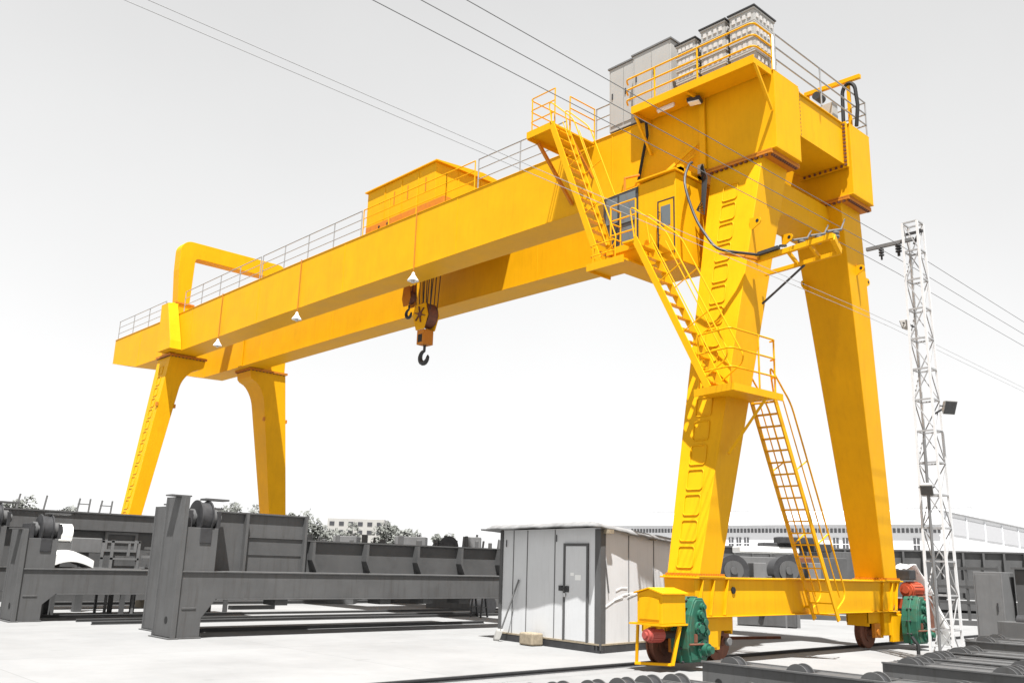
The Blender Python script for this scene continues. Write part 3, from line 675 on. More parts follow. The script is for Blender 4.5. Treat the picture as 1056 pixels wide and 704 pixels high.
MB().box(2.99, 3.0, 11.9, 12.1, 8.35, 8.6).build('crosshead_slot', BLK, hk)
mb = MB(); hook(mb, (3.2, 12.0, 8.30), .66); mb.build('hook', DARK, hk, smooth=True)
rp = MB()
for i, y in enumerate((11.63, 11.8, 12.0, 12.2, 12.37)):
    for x in (3.06, 3.34):
        rp.tube([(x, y, 9.35), (x+.02, 12.0+(y-12)*1.5, 12.0)], .016, 5)
rp.build('ropes', DARK, hk, smooth=True)
h2 = empty('auxiliary_hook_block', (3.2, 12.95, 9.9), 'small rusty hook block hanging left of the main hook', 'hook block')
mb = MB(); mb.cyl((3.1, 12.95, 10.05), (3.3, 12.95, 10.05), .22, 24); mb.build('sheave', RUST, h2, smooth=True)
for x in (3.05, 3.31): MB().prism([(12.72, 10.0), (12.8, 10.5), (13.1, 10.5), (13.18, 10.0), (13.08, 9.72), (12.82, 9.72)], 'x', x, x+.03).build('cheek_plate', YR, h2, bevel=.01)
mb = MB(); hook(mb, (3.2, 12.95, 9.78), .46); mb.build('hook', DARK, h2, smooth=True)
rp = MB()
for y in (12.8, 13.1): rp.tube([(3.2, y, 10.2), (3.2, y, 12.0)], .014, 5)
rp.build('ropes', DARK, h2, smooth=True)

# lamps hanging from the girder conduits
lp = empty('pendant_lamp', (XG1-.03, 9.92, 9.72), 'white cone lamp hanging under the near girder by the hooks', 'pendant lamp', 'white cone lamps under the near girder')
mb = MB(); n = 24; c = Vector((XG1-.03, 9.92, 0)); prof = [(.02, 9.74), (.04, 9.72), (.05, 9.66), (.165, 9.49), (.17, 9.48), (.155, 9.49), (.04, 9.62)]
vs = []; fs = []
for r_, z in prof:
    for j in range(n): vs.append((c.x+r_*math.cos(2*PI*j/n), c.y+r_*math.sin(2*PI*j/n), z))
for i in range(len(prof)-1):
    for j in range(n): fs.append((i*n+j, i*n+(j+1) % n, (i+1)*n+(j+1) % n, (i+1)*n+j))
mb.add(vs, fs).build('lamp_shade', WHT, lp, smooth=True)
MB().cyl((c.x, c.y, 9.6), (c.x, c.y, 9.42), .05, 14).build('bulb', PORC, lp, smooth=True)
for y, lb in ((16.46, 'white cone lamp under the near girder, the middle one of three'), (22.4, 'white cone lamp under the near girder nearest the far leg')):
    q = copy_tree(lp, (0, y-9.92, 0)); q['label'] = lb
# lights under the side deck
lt = empty('strip_light', (.8, .57, 11.43), 'white strip light under the yellow side deck', 'strip light')
MB().box(.74, .80, .34, .80, 11.40, 11.465).build('lamp_housing', WHT, lt, bevel=.01)
MB().cyl((.77, .36, 11.385), (.77, .78, 11.385), .018, 10).build('lamp_tube', WHT, lt, smooth=True)
lt = empty('floodlight', (.85, -.2, 11.4), 'white floodlight in a dark housing under the side deck', 'floodlight')
MB().cbox((.85, -.14, 11.36), .22, .30, .10, .3).build('lamp_housing', DARK, lt, bevel=.02)
MB().cbox((.84, -.14, 11.30), .17, .24, .02, .3).build('lamp_glass', WHT, lt)

# cabinets and resistor stacks standing on the near girder
def cabinet(x0, x1, y0, y1, z1, label):
    o = empty('electrical_cabinet', ((x0+x1)/2, (y0+y1)/2, ZT), label, 'electrical cabinet', 'grey cabinets on the near girder')
    b = MB().box(x0, x1, y0, y1, ZT+.08, z1).build('cabinet_body', LGREY, o, bevel=.01)
    MB().box(x0-.03, x1+.03, y0-.03, y1+.03, z1, z1+.04).build('cabinet_roof', GRAY3, o)
    MB().box(x0+.02, x1-.02, y0+.02, y1-.02, ZT+.0, ZT+.08).build('plinth', DARK, o)
    n = 2
    for k in range(n):
        a = y0+.04+(y1-y0-.08)*k/n; c = y0+.04+(y1-y0-.08)*(k+1)/n
        d = MB().box(x0-.018, x0-.001, a+.01, c-.01, ZT+.2, z1-.1).build('door', LGREY, o, bevel=.006)
        MB().box(x0-.035, x0-.019, c-.09, c-.06, ZT+.9, ZT+1.05).build('handle', DARK, d)
cabinet(1.10, 1.95, 1.60, 2.48, 13.24, 'lower pale grey electrical cabinet at the left end of the cabinets')
cabinet(.86, 1.85, .48, 1.56, 13.12, 'taller grey electrical cabinet beside the resistor stacks')
def stack(x0, x1, y0, y1, n, hh, label):
    o = empty('resistor_stack', ((x0+x1)/2, (y0+y1)/2, ZT), label, 'resistor stack', 'resistor stacks on the girder end')
    MB().box(x0+.03, x1-.03, y0+.03, y1-.03, ZT, ZT+.06).build('base_frame', DARK, o)
    for k in range(n):
        z = ZT+.06+k*hh
        b = MB(); b.box(x0+.02, x1-.02, y0+.02, y1-.02, z+.03, z+hh-.05); b.box(x0, x1, y0, y1, z+hh-.05, z+hh-.01); b.box(x0, x1, y0, y1, z, z+.03)
        q = b.build('resistor_box', LGREY, o, bevel=.004)
        s = MB(); m_ = int((y1-y0)/.13)
        for i in range(m_):
            yy = y0+.06+(y1-y0-.12)*(i+.5)/m_; s.cbox((x0+.012, yy, z+hh*.48), .03, .07, hh*.30)
        m_ = int((x1-x0)/.14)
        for i in range(m_):
            xx = x0+.06+(x1-x0-.12)*(i+.5)/m_; s.cbox((xx, y0+.012, z+hh*.48), .07, .03, hh*.30)
        s.build('insulators', PORC, q)
    MB().box(x0-.02, x1+.02, y0-.02, y1+.02, ZT+.06+n*hh, ZT+.09+n*hh).build('top_plate', DARK, o)
stack(.74, 1.50, -.26, .26, 4, .30, 'lowest resistor stack, next to the grey cabinet')
stack(.74, 1.50, -1.02, -.38, 4, .325, 'middle resistor stack on the girder end')
stack(.74, 1.55, -1.72, -1.10, 4, .325, 'tallest resistor stack at the girder corner')
bx = empty('small_control_box', (4.0, -1.6, 11.5), 'small pale box behind the railing on the end tie', 'control box')
MB().box(3.9, 4.15, -1.72, -1.45, 11.52, 11.95).build('box_body', LGREY, bx, bevel=.01)

# ------------------------------------------------------------ overhead wires
def wire(y, z, label, mt=GRAY3, r=.006, group='overhead wires in front of the crane'):
    pts = []
    for k in range(81):
        x = -40+150*k/80
        if x < 4.3: t = (x+40)/44.3; s = -.06*4*t*(1-t)
        else: t = (x-4.3)/105.7; s = -.75*4*t*(1-t)
        pts.append((x, y, z+s))
    o = MB().tube(pts, r, 6).build('overhead_wire', mt, smooth=True); tag(o, label, 'overhead wire', group)
wire(-2.42, 8.02, 'overhead wire crossing the crane, lowest of the upper three')
wire(-2.78, 8.06, 'overhead wire crossing the crane, middle of the upper three')
wire(-3.12, 8.10, 'overhead wire crossing the crane, topmost of all')
wire(-2.20, 6.83, 'thin lower overhead wire of the pair passing the hoist trolley, the lower one', GREYL, .0045)
wire(-2.32, 6.86, 'thin lower overhead wire of the pair passing the hoist trolley, the upper one', GREYL, .0045)

# ------------------------------------------------------------- lattice tower
tw = empty('lattice_tower', (4.3, -3.1, 0), 'slender white lattice mast right of the crane with a wire arm at its top', 'lattice mast')
cx, cy = 4.3, -3.12; H_ = 8.75
mb = MB(); cor = []
def corner(k, z):
    t = z/H_; w = .215*(1-t)+.15*t; sx, sy = ((-1, -1), (1, -1), (1, 1), (-1, 1))[k % 4]
    return Vector((cx+sx*w, cy+sy*w, z))
for k in range(4): mb.bar(corner(k, 0), corner(k, H_), .042, .042)
mb.build('mast_legs', GALV, tw)
mb = MB(); nb = 14
for i in range(nb+1):
    z = H_*i/nb
    for k in range(4): mb.bar(corner(k, z), corner(k+1, z), .03, .03)
    if i < nb:
        z2 = H_*(i+1)/nb
        for k in range(4):
            if (i+k) % 2: mb.bar(corner(k, z), corner(k+1, z2), .018, .018)
            else: mb.bar(corner(k+1, z), corner(k, z2), .018, .018)
mb.build('lattice_bars', GREYL, tw)
MB().tube([(cx-.27, cy+.02, 0), (cx-.23, cy+.02, 4.2)], .03, 8).build('conduit', GRAY3, tw, smooth=True)
mb = MB(); mb.bar((cx, cy, 8.42), (cx, -2.10, 8.42), .07, .07); ta = mb.build('wire_arm', GRAY3, tw)
for y in (-2.42, -2.78, -3.12+.32):
    mb = MB(); mb.cyl((cx, y, 8.38), (cx, y, 8.12), .022, 8)
    for z in (8.33, 8.27, 8.21): mb.cyl((cx, y, z), (cx, y, z+.025), .055, 12)
    mb.build('insulator', DARK, ta, smooth=True)
mb = MB(); mb.bar((cx, cy-.2, 8.55), (cx, cy+.2, 8.55), .05, .05); mb.bar((cx, cy, 8.3), (cx, cy-.15, 8.6), .04, .04); mb.build('clamp', DARK, tw)
def flood(p, d, label, s=1.):
    p = Vector(p); d = Vector(d).normalized(); o = empty('floodlight', p, label, 'floodlight', 'floodlights on the lattice mast')
    a = d.cross(Vector((0, 0, 1))).normalized(); u = a.cross(d)
    def q(w, h, t): return [p+a*x*w+u*y*h+d*t for x, y in ((-.5, -.5), (.5, -.5), (.5, .5), (-.5, .5))]
    mb = MB(); mb.hexa(q(.16*s, .18*s, -.16*s), q(.28*s, .30*s, 0)); mb.build('lamp_housing', LGREY, o, bevel=.01)
    mb = MB(); mb.hexa(q(.24*s, .26*s, .002), q(.24*s, .26*s, .012)); mb.build('lamp_glass', GRAY, o)
    mb = MB(); mb.bar(p-d*.1*s+a*.17*s, p-d*.1*s-a*.17*s, .02, .02); mb.bar(p-d*.1*s, Vector((cx, cy, p.z-.12)).lerp(p, .3), .03, .03); mb.build('lamp_bracket', DARK, o)
flood((4.25, -3.58, 4.80), (-.5, -.75, -.45), 'tilted grey floodlight on the right of the mast', .95)
flood((3.95, -3.12, 3.20), (-.6, -.2, -.6), 'dark floodlight low on the front of the mast', .85)
flood((4.25, -2.80, 6.60), (.2, .9, -.3), 'small floodlight on the left side of the mast', .7)

# --------------------------------------------------------------------- shed
sh = empty('site_shed', (.9, 2.6, 0), 'white panel shed with a grey door and wrinkled flat roof', 'shed')
P0, P1, P2, P3 = Vector((-.33, 1.43, 0)), Vector((0.0, 4.62, 0)), Vector((2.35, 1.70, 0)), Vector((2.7, 4.6, 0))
def up(p, z): return Vector((p.x, p.y, z))
def zr(p): return 2.33-.075*(p.x+.3)
mb = MB(); mb.hexa([up(P0, .14), up(P2, .14), up(P3, .14), up(P1, .14)], [up(P0, zr(P0)), up(P2, zr(P2)), up(P3, zr(P3)), up(P1, zr(P1))]); wl = mb.build('wall', PANEL, sh)
fd = (P1-P0).normalized(); fn_ = Vector((-fd.y, fd.x, 0)); fn_ = fn_ if fn_.x < 0 else -fn_
rd = (P2-P0).normalized(); rn = Vector((rd.y, -rd.x, 0)); rn = rn if rn.y < 0 else -rn
def fbox(mb, base, dirv, nrm, s0, s1, z0, z1, t0, t1):
    a = base+dirv*s0; b = base+dirv*s1
    return mb.hexa([up(a+nrm*t0, z0), up(b+nrm*t0, z0), up(b+nrm*t1, z0), up(a+nrm*t1, z0)], [up(a+nrm*t0, z1), up(b+nrm*t0, z1), up(b+nrm*t1, z1), up(a+nrm*t1, z1)])
mb = MB(); fbox(mb, P0, fd, fn_, -.02, 3.22, .0, .14, -.1, .03); fbox(mb, P0, rd, rn, -.02, 2.72, .0, .14, -.1, .03); mb.build('base_beam', DARK, sh)
mb = MB(); fbox(mb, P0, fd, fn_, .0, 3.2, .14, .17, .001, .035); fbox(mb, P0, rd, rn, .0, 2.7, .14, .17, .001, .035); mb.build('timber_strip', WOOD, sh)
mb = MB(); fbox(mb, P0, fd, fn_, -.03, .13, .05, 2.30, .002, .03); fbox(mb, P0, rd, rn, -.03, .13, .05, 2.30, .002, .03); mb.build('corner_post', GRAY, sh)
mb = MB(); fbox(mb, P0, fd, fn_, 3.13, 3.22, .05, 2.31, .002, .03); mb.build('corner_post', GRAY, sh)
mb = MB()
for s in (1.36, 2.27, 2.75): fbox(mb, P0, fd, fn_, s, s+.018, .17, 2.3, .001, .012)
for s in (.95, 1.88): fbox(mb, P0, rd, rn, s, s+.018, .17, 2.22, .001, .012)
mb.build('panel_seam', GRAY3, wl)
mb = MB(); fbox(mb, P0, fd, fn_, .33, .38, .16, 2.03, .004, .035); fbox(mb, P0, fd, fn_, 1.02, 1.07, .16, 2.03, .004, .035); fbox(mb, P0, fd, fn_, .38, 1.02, 1.98, 2.03, .004, .035)
dfm = mb.build('door_frame', GRAY, sh)
mb = MB(); fbox(mb, P0, fd, fn_, .385, 1.015, .18, 1.975, .002, .018); dd = mb.build('door', PANEL, sh)
mb = MB(); fbox(mb, P0, fd, fn_, .90, .99, 1.08, 1.20, .019, .04); fbox(mb, P0, fd, fn_, 1.10, 1.2, 1.10, 1.20, .012, .04); fbox(mb, P0, fd, fn_, .96, 1.12, 1.13, 1.16, .041, .055); mb.build('latch', DARK, dd)
mb = MB(); fbox(mb, P0, fd, fn_, .98, 1.05, .98, 1.06, .036, .06); mb.build('padlock', RAILG, dd, bevel=.01)
mb = MB(); fbox(mb, P0, fd, fn_, .55, .72, 1.32, 1.42, .0185, .021); fbox(mb, P0, fd, fn_, .76, .86, 1.40, 1.46, .0185, .021); mb.build('worn_sticker', WHT, dd)
mb = MB(); fbox(mb, P0, fd, fn_, 1.30, 1.31, 2.06, 2.2, .012, .03); fbox(mb, P0, fd, fn_, 3.0, 3.01, 1.95, 2.1, .012, .03); mb.build('wall_hook', DARK, sh)
# roof: sheet with ragged, sagging tarp edge
random.seed(3)
mb = MB(); nx, ny = 16, 18; ex = .38
top = []; corners = (P0+fn_*ex+rn*.2, P2+rn*.2+rd*.25, P1+fn_*ex-rn*.25, P3+rd*.25-rn*.25)
for i in range(nx+1):
    for j in range(ny+1):
        u, v = i/nx, j/ny; p = (corners[0]*(1-u)*(1-v)+corners[1]*u*(1-v)+corners[2]*(1-u)*v+corners[3]*u*v)
        edge_ = min(u, 1-u, v, 1-v) < .001
        z = zr(p)+.09+.006*math.sin(u*9+v*5)+random.uniform(-.004, .004)-(.09+random.uniform(-.006, .01) if edge_ else 0)
        p = up(p, z); 
        if edge_: p += Vector((random.uniform(-.012, .012), random.uniform(-.012, .012), 0))
        top.append(p)
fs = [(i*(ny+1)+j, (i+1)*(ny+1)+j, (i+1)*(ny+1)+j+1, i*(ny+1)+j+1) for i in range(nx) for j in range(ny)]
mb.add(top, fs); ro = mb.build('roof', TARP, sh, smooth=True)
md = ro.modifiers.new('s', 'SOLIDIFY'); md.thickness = .035; md.offset = -1
MB().box(2.35, 2.55, 2.0, 4.5, 2.0, 2.12).build('gutter', GRAY3, sh)
mb = MB(); fbox(mb, P0, rd, rn, .05, .22, 2.22, 2.30, .03, .16); fbox(mb, P0, rd, rn, 1.7, 1.8, 2.15, 2.22, .03, .12); mb.build('rafter_end', WOOD, sh)
mb = MB(); mb.tube([up(P0+rd*.12+rn*.03, 1.72), up(P0+rd*.24+rn*.03, 1.1)], .012, 6); mb.build('drain_pipe', GRAY3, sh)
for s0, s1, z0, z1 in ((.15, .75, .85, 1.02), (.45, 1.1, .98, 1.10), (.9, 1.6, 1.02, 1.12), (.5, .9, 1.15, 1.2)):
    mb = MB(); a = up(P0+rd*s0+rn*.012, z0); b = up(P0+rd*s1+rn*.012, z1); mb.tube([a, a.lerp(b, .5)+Vector((0, 0, .03)), b], .004, 5); mb.build('loose_wire', WHT, sh, smooth=True)
# shovel and block leaning / lying by the shed
sv = empty('shovel', (-.10, 4.15, 0), 'old shovel leaning upright against the shed front', 'shovel')
fp = P0+fd*2.85+fn_*.22; hp = P0+fd*2.52+fn_*.03
MB().tube([up(fp, .22), up(hp, 1.27)], .018, 8).build('handle', GRAY3, sv, smooth=True)
mb = MB(); a = up(fp, .25); dn = (up(hp, 1.27)-up(fp, .22)).normalized()
pl = []
for u in range(5):
    for v in range(5):
        x = (v-2)/2; w = .12*(1-.5*max(0, (u-3)/1.5)); pl.append(a-dn*(.28*u/4)+fd*x*w+fn_*(.02*(x*x)))
mb.add(pl, [(u*5+v, u*5+v+1, (u+1)*5+v+1, (u+1)*5+v) for u in range(4) for v in range(4)]); bl = mb.build('blade', LGREY, sv, smooth=True)
md = bl.modifiers.new('s', 'SOLIDIFY'); md.thickness = .006
q = P0+fd*1.82+fn_*.22
mb = MB(); mb.cbox((q.x, q.y, .13), .30, .42, .24, math.atan2(fd.y, fd.x)-PI/2)
wb = mb.build('straw_block', WOOD, bevel=.03); tag(wb, 'small pale straw-coloured block on the ground by the shed door', 'block')

# =============================================== grey steelwork on the left
def wheel_set(parent, x, y, z, r, w=.34):
    mb = MB(); mb.cyl((x-.10, y, z), (x+.10, y, z), r*1.25, 32); mb.cyl((x-.13, y, z), (x-.10, y, z), r*1.42, 32); mb.cyl((x+.10, y, z), (x+.13, y, z), r*1.42, 32)
    o = mb.build('wheel', DARK, parent, smooth=True)
    mb = MB(); mb.cyl((x-.34, y, z), (x+.40, y, z), r*.40, 18); mb.cyl((x-.28, y, z), (x-.18, y, z), r*.7, 20); mb.cyl((x+.18, y, z), (x+.30, y, z), r*.75, 20); mb.build('axle', GRAY, o, smooth=True)
def stored_frame(x0, xe, y0, y1, zc1, zb0, zb1, label, colw=.50, colu=.68, wheel=True, ztop=2.72, mtl=GRAY, outer=True):
    """steel portal end frame: end columns of I plates, a box beam with corbels"""
    o = empty('portal_structure', (x0, y0, 0), label, 'steel frame', 'grey steel frames standing in the yard')
    mb = MB(); mb.prism([(x0, .03), (x0+colw, .03), (x0+colw, .38), (x0+colw+.28, zb0), (xe, zb0), (xe, zb1), (x0+colu, zb1), (x0+colu, zc1), (x0, zc1)], 'y', y0, y1)
    mb.box(x0-.03, x0+colw+.03, y0-.03, y1+.03, 0, .03); mb.box(x0, xe, y0-.03, y1+.03, zb1-.001, zb1+.03); mb.box(x0+colw+.28, xe, y0-.03, y1+.03, zb0-.025, zb0+.001)
    mb.box(x0+.08, x0+colw*.75, y0-.012, y0, .55, .59)
    b = mb.build('frame_beam', mtl, o, bevel=.006)
    mb = MB(); mb.box(x0-.10, x0-.001, y0-.05, y0-.02, 0, ztop); mb.box(x0-.10, x0-.001, y1+.02, y1+.05, 0, ztop); mb.box(x0-.07, x0-.045, y0-.02, y1+.02, .03, ztop)
    mb.box(x0-.15, x0+.05, y0-.07, y1+.07, -.0, .02)
    mb.build('end_plate', mtl, o, bevel=.004)
    MB().cyl((x0-.074, (y0+y1)/2-.1, .34), (x0-.069, (y0+y1)/2-.1, .34), .07, 18).build('bolt_hole', BLK, o)
    if wheel:
        wheel_set(o, x0+.42, y0+.30, zc1+.20, .25, .5)
        mb = MB(); mb.box(x0+.06, x0+.16, y0+.1, y1-.1, zc1, zc1+.34); mb.box(x0+.68, x0+.76, y0+.1, y1-.1, zc1, zc1+.34); mb.box(x0+.3, x0+.54, y0-.02, y0-.002, zc1-.30, zc1)
        mb.build('bearing_block', DARK, o, bevel=.02)
        mb = MB(); mb.box(x0+.45, x0+.95, y0+.2, y0+.5, zc1+.56, zc1+.60); mb.build('cap_plate', mtl, o); MB().box(x0-.28, x0+.14, y0+.2, y0+.5, ztop+.001, ztop+.03).build('cap_plate', mtl, o)
    return o
fA = stored_frame(-6.08, 3.2, 7.24, 8.05, 2.12, .75, 1.25, 'nearest grey steel frame, its rusty wheel on top, standing left of the shed')
# upright plate panel and ribbed panel on the nearest frame
mb = MB(); mb.box(-5.35, -3.05, 7.90, 7.96, 1.28, 2.47); mb.box(-5.42, -2.98, 7.84, 8.0, 2.47, 2.50)
for x in (-5.40, -4.52, -3.08): mb.box(x, x+.06, 7.78, 7.90, 1.28, 2.47)
mb.box(-4.46, -3.08, 7.86, 7.90, 1.98, 2.0); mb.build('plate_panel', GRAY, fA)
MB().box(-4.46, -3.08, 7.885, 7.899, 1.62, 1.97).build('recess_strip', GRAY2, fA)
mb = MB(); mb.box(-2.98, 3.2, 7.90, 7.96, 1.28, 1.95); mb.box(-2.98, 3.2, 7.82, 8.0, 1.95, 1.98)
for x in (-2.9, -1.45, .05, 1.45, 2.8):
    mb.prism([(x, 1.94), (x+.07, 1.94), (x+.07, 1.55), (x+.20, 1.29), (x+.14, 1.29), (x, 1.55)], 'y', 7.70, 7.90)
mb.build('ribbed_panel', GRAY2, fA)
for x, lb in ((-1.2, 'bottom_lug'), (.05, 0), (1.2, 0), (-3.9, 0)): MB().box(x, x+.30, 7.4, 7.9, .60, .72).build('bottom_lug', GRAY2, fA)
stored_frame(-5.60, 2.2, 8.45, 9.75, 2.0, .8, 1.28, 'grey steel frame right behind the nearest one, end plate showing', ztop=2.6)
fB = stored_frame(-7.42, -1.5, 12.65, 13.5, 1.86, .62, 1.15, 'grey steel frame at the left edge with a dark wheel and beam', colw=.52, ztop=2.05, mtl=GRAY)
stored_frame(-8.05, -2, 14.6, 15.4, 2.15, .62, 1.15, 'grey steel frame cut off by the left picture edge', ztop=2.5)
# long dark plate girder behind
lg = empty('plate_girder', (-6, 17, 0), 'long dark plate girder with a lighter top flange band behind the left frames', 'steel girder')
mb = MB(); mb.box(-16, -1.6, 17.1, 17.9, .25, 2.62); mb.build('girder_web', GRAY2, lg)
mb = MB(); mb.box(-16, -1.6, 16.95, 18.05, 2.18, 2.66); mb.box(-16, -1.6, 16.9, 18.1, 2.64, 2.68); mb.build('top_band', GRAY, lg)
mb = MB(); x0, x1, z0, z1 = -4.12, -3.18, 1.60, 2.16
mb.box(x0, x1, 17.02, 17.1, z1-.07, z1); mb.box(x0, x1, 17.02, 17.1, z0, z0+.07); mb.box(x0, x0+.08, 17.02, 17.1, z0+.07, z1-.07); mb.box(x1-.08, x1, 17.02, 17.1, z0+.07, z1-.07); fm = mb.build('opening_frame', GRAY3, lg)
MB().box(x0+.08, x1-.08, 17.07, 17.095, z0+.07, z1-.07).build('opening', GRAY2, fm)
for x in (-15, -9, -2.4): MB().box(x-.2, x+.2, 16.9, 18.1, 0, .25).build('timber_support', WOOD, lg)
# upright stakes on the girder
def stake(x, y, z0, h, lb, two=False, mt=GRAY3):
    o = empty('steel_stake', (x, y, z0), lb, 'steel stake', 'stakes standing up from the plate girder')
    MB().bar((x, y, z0), (x+.05, y, z0+h), .05, .04).build('upright', mt, o)
    if two: MB().bar((x+.32, y, z0), (x+.34, y, z0+h), .04, .04).build('upright', mt, o); MB().bar((x, y, z0+h*.6), (x+.34, y, z0+h*.6), .03, .03).build('crossbar', mt, o)
for x, h, two, lb in ((-6.45, .42, False, 'single tilted steel stake on the girder, leftmost'), (-5.75, .42, False, 'slim steel stake second from the left on the girder'), (-4.85, .40, True, 'pair of joined stakes on the girder, left pair'), (-4.22, .38, True, 'pair of joined stakes on the girder, nearest the yellow leg')):
    stake(x, 17.5, 2.68, h, lb, two)
# odds and ends between frame and girder
mb = MB(); n = 14; sec = []
for k in range(n+1):
    a = k/n; xx = -6.55+1.15*a; zz = 1.30+.26*math.sin(PI*(a*.8+.12)); sec.append([(xx, 14.0, zz-.28+.1*a), (xx, 14.9, zz-.28+.1*a), (xx, 14.9, zz), (xx, 14.45, zz+.05), (xx, 14.0, zz)])
o = MB().loft(sec).build('white_duct', WHT, smooth=True); tag(o, 'white curved sheet-metal duct lying on the left frame stack', 'duct')
tbl = MB(); tbl.box(-6.4, -4.4, 13.9, 15.0, 1.0, 1.12)
for x in (-6.3, -4.6):
    for y in (14.0, 14.8): tbl.box(x, x+.1, y, y+.1, 0, 1.0)
tag(tbl.build('steel_trestle', GRAY2), 'low dark trestle carrying the white duct', 'trestle')
o = empty('white_drum', (-5.9, 15.8, 0), 'drum wrapped in white plastic behind the left wheel', 'drum')
MB().cyl((-6.35, 15.0, 2.02), (-5.75, 15.0, 2.02), .25, 22).build('drum_body', WHT, o, smooth=True)
mb = MB(); mb.box(-6.35, -5.75, 14.8, 15.2, 1.45, 1.80); mb.box(-6.3, -5.8, 15.3, 15.4, 0, 1.5); mb.build('drum_cradle', GRAY2, o)
o = empty('steel_crate', (-4.4, 15.2, 0), 'grey open steel crate beside the white duct', 'crate')
mb = MB()
for x in (-4.75, -4.05):
    for y in (14.7, 15.4): mb.box(x, x+.06, y, y+.06, 0, 1.9)
for z in (.9, 1.4, 1.84): mb.box(-4.75, -4.0, 14.70, 14.74, z, z+.05); mb.box(-4.75, -4.0, 15.4, 15.44, z, z+.05)
mb.build('crate_frame', GRAY3, o); MB().box(-4.68, -4.06, 14.8, 15.38, .9, 1.5).build('crate_load', GRAY, o)
o = empty('control_panel_box', (-5.0, 16.2, 0), 'square grey junction box in front of the plate girder', 'junction box')
MB().box(-5.35, -4.55, 16.0, 16.3, 1.55, 1.95).build('box_body', GRAY3, o, bevel=.02); MB().box(-5.05, -4.85, 16.05, 16.25, 0, 1.55).build('box_stand', GRAY2, o)
random.seed(11)
for k in range(9):
    y = 14.2+random.uniform(0, .9); z = 1.12+.075*k; x = -3.95+random.uniform(-.1, .3)
    o = MB().bar((x, y, z), (x+2.3+random.uniform(-.3, .3), y+random.uniform(-.25, .25), z+random.uniform(-.02, .02)), .10, .065).build('steel_offcut', GRAY3 if k % 2 else GRAY)
    tag(o, 'flat steel offcut in the loose pile beneath the framed opening', 'steel offcut', 'offcuts in the loose pile')
o = MB(); o.box(-4.0, -1.5, 14.0, 15.3, .95, 1.07)
for x in (-3.9, -1.7):
    for y in (14.1, 15.1): o.box(x, x+.1, y, y+.1, 0, .95)
tag(o.build('steel_trestle', GRAY2), 'trestle under the pile of loose offcuts', 'trestle')

# long bars lying on the ground
bar_defs = [(-4.95, 3.2, 8.72, .075, 'nearest long steel bar on the ground before the shed'), (-6.2, 6.5, 11.35, .08, 'second long steel bar on the ground from the front'),
            (-6.2, 8.0, 12.35, .07, 'third long steel bar on the ground from the front'), (-6.6, 9.0, 13.9, .07, 'fourth long steel bar lying beneath the grey beam'),
            (-6.0, 12, 19.0, .12, 'fifth long steel bar further back under the beam'), (-6.0, 14, 21.5, .12, 'sixth long steel bar far back in the yard'), (-5.5, 16, 24.0, .14, 'farthest long steel bar behind the grey beam')]
for x0, x1, y, h, lb in bar_defs:
    mb = MB(); w = h*.9; mb.box(x0, x1, y-w/2, y+w/2, 0, h*.25); mb.box(x0, x1, y-w*.14, y+w*.14, h*.25, h*.75); mb.box(x0, x1, y-w*.35, y+w*.35, h*.75, h)
    o = mb.build('steel_bar', GRAY2); tag(o, lb, 'steel bar', 'long bars lying on the yard')
o = MB().box(-.45, 1.0, 16.1, 16.35, 0, .12).build('steel_bar', BLK); tag(o, 'short black bar lying on the bright ground', 'steel bar')
o = empty('sawhorse', (5.0, 10.9, 0), 'small dark A-frame sawhorse left of the shed', 'sawhorse')
mb = MB()
for y in (10.75, 11.2):
    mb.bar((4.75, y-.15, 0), (4.95, y, .72), .05, .05); mb.bar((5.25, y+.1, 0), (5.02, y, .72), .05, .05); mb.bar((4.83, y-.08, .3), (5.15, y+.04, .3), .03, .03)
mb.build('trestle_legs', DARK, o); MB().box(4.9, 5.07, 10.6, 11.35, .72, .78).build('top_rail', DARK, o)
o = MB(); o.cyl((5.9, 11.5, .3), (5.9, 12.1, .3), .3, 24); o = o.build('steel_drum', DARK, smooth=True); tag(o, 'dark round drum end just left of the shed', 'drum')

# crane trolleys / machines standing behind the ribbed beam
def machine(px, D, w, h, label, drum=False, mt=GRAY):
    p = far(px, D); o = empty('crane_machinery', p, label, 'machinery', 'half-built machinery behind the beams'); rz = YAW-PI/2
    c, s = math.cos(rz), math.sin(rz)
    def T(a, b): return (p.x+a*c-b*s, p.y+a*s+b*c)
    b = MB(); b.cbox((*T(0, 0), h*.35), w, 1.6, h*.7, rz)
    for k in range(5):
        a = -w/2+w*(k+.5)/5; b.cbox((*T(a, -.4), h*.8+(.06 if k % 2 else .0)*h), w*.06, .25, h*.2, rz)
    b.build('machine_base', mt, o, bevel=.02)
    q = MB(); q.cbox((*T(w*.3, 0), h*.82), w*.34, 1.0, h*.26, rz); q.build('machine_cover', GRAY3, o, bevel=.02)
    if drum:
        d0 = Vector((*T(-w*.12, -.9), h*.82)); d1 = Vector((*T(-w*.12, .3), h*.82)); q = MB(); q.cyl(d0, d1, h*.11, 24); q.cyl(d0-(d1-d0).normalized()*.04, d0, h*.13, 24); q.cyl(d0-(d1-d0).normalized()*.1, d0, h*.07, 12); q.build('cable_drum', DARK, o, smooth=True)
    for k in range(4): MB().bar((*T(-w*.4+k*w*.25, .2), h*.6), (*T(-w*.36+k*w*.25, .1), h*(.9+.03*k)), .06, .06).build('machine_post', GRAY, o)
machine(335, 34, 2.6, 2.55, 'low dark machine behind the plate panel')
machine(395, 36, 3.6, 2.65, 'dark machine with posts left of the gap in the beams')
machine(470, 33, 1.9, 2.62, 'dark machine with a round drum near the shed', True)
machine(505, 35, 2.4, 2.6, 'pale grey machine plate beside the shed roof', False, GRAY)

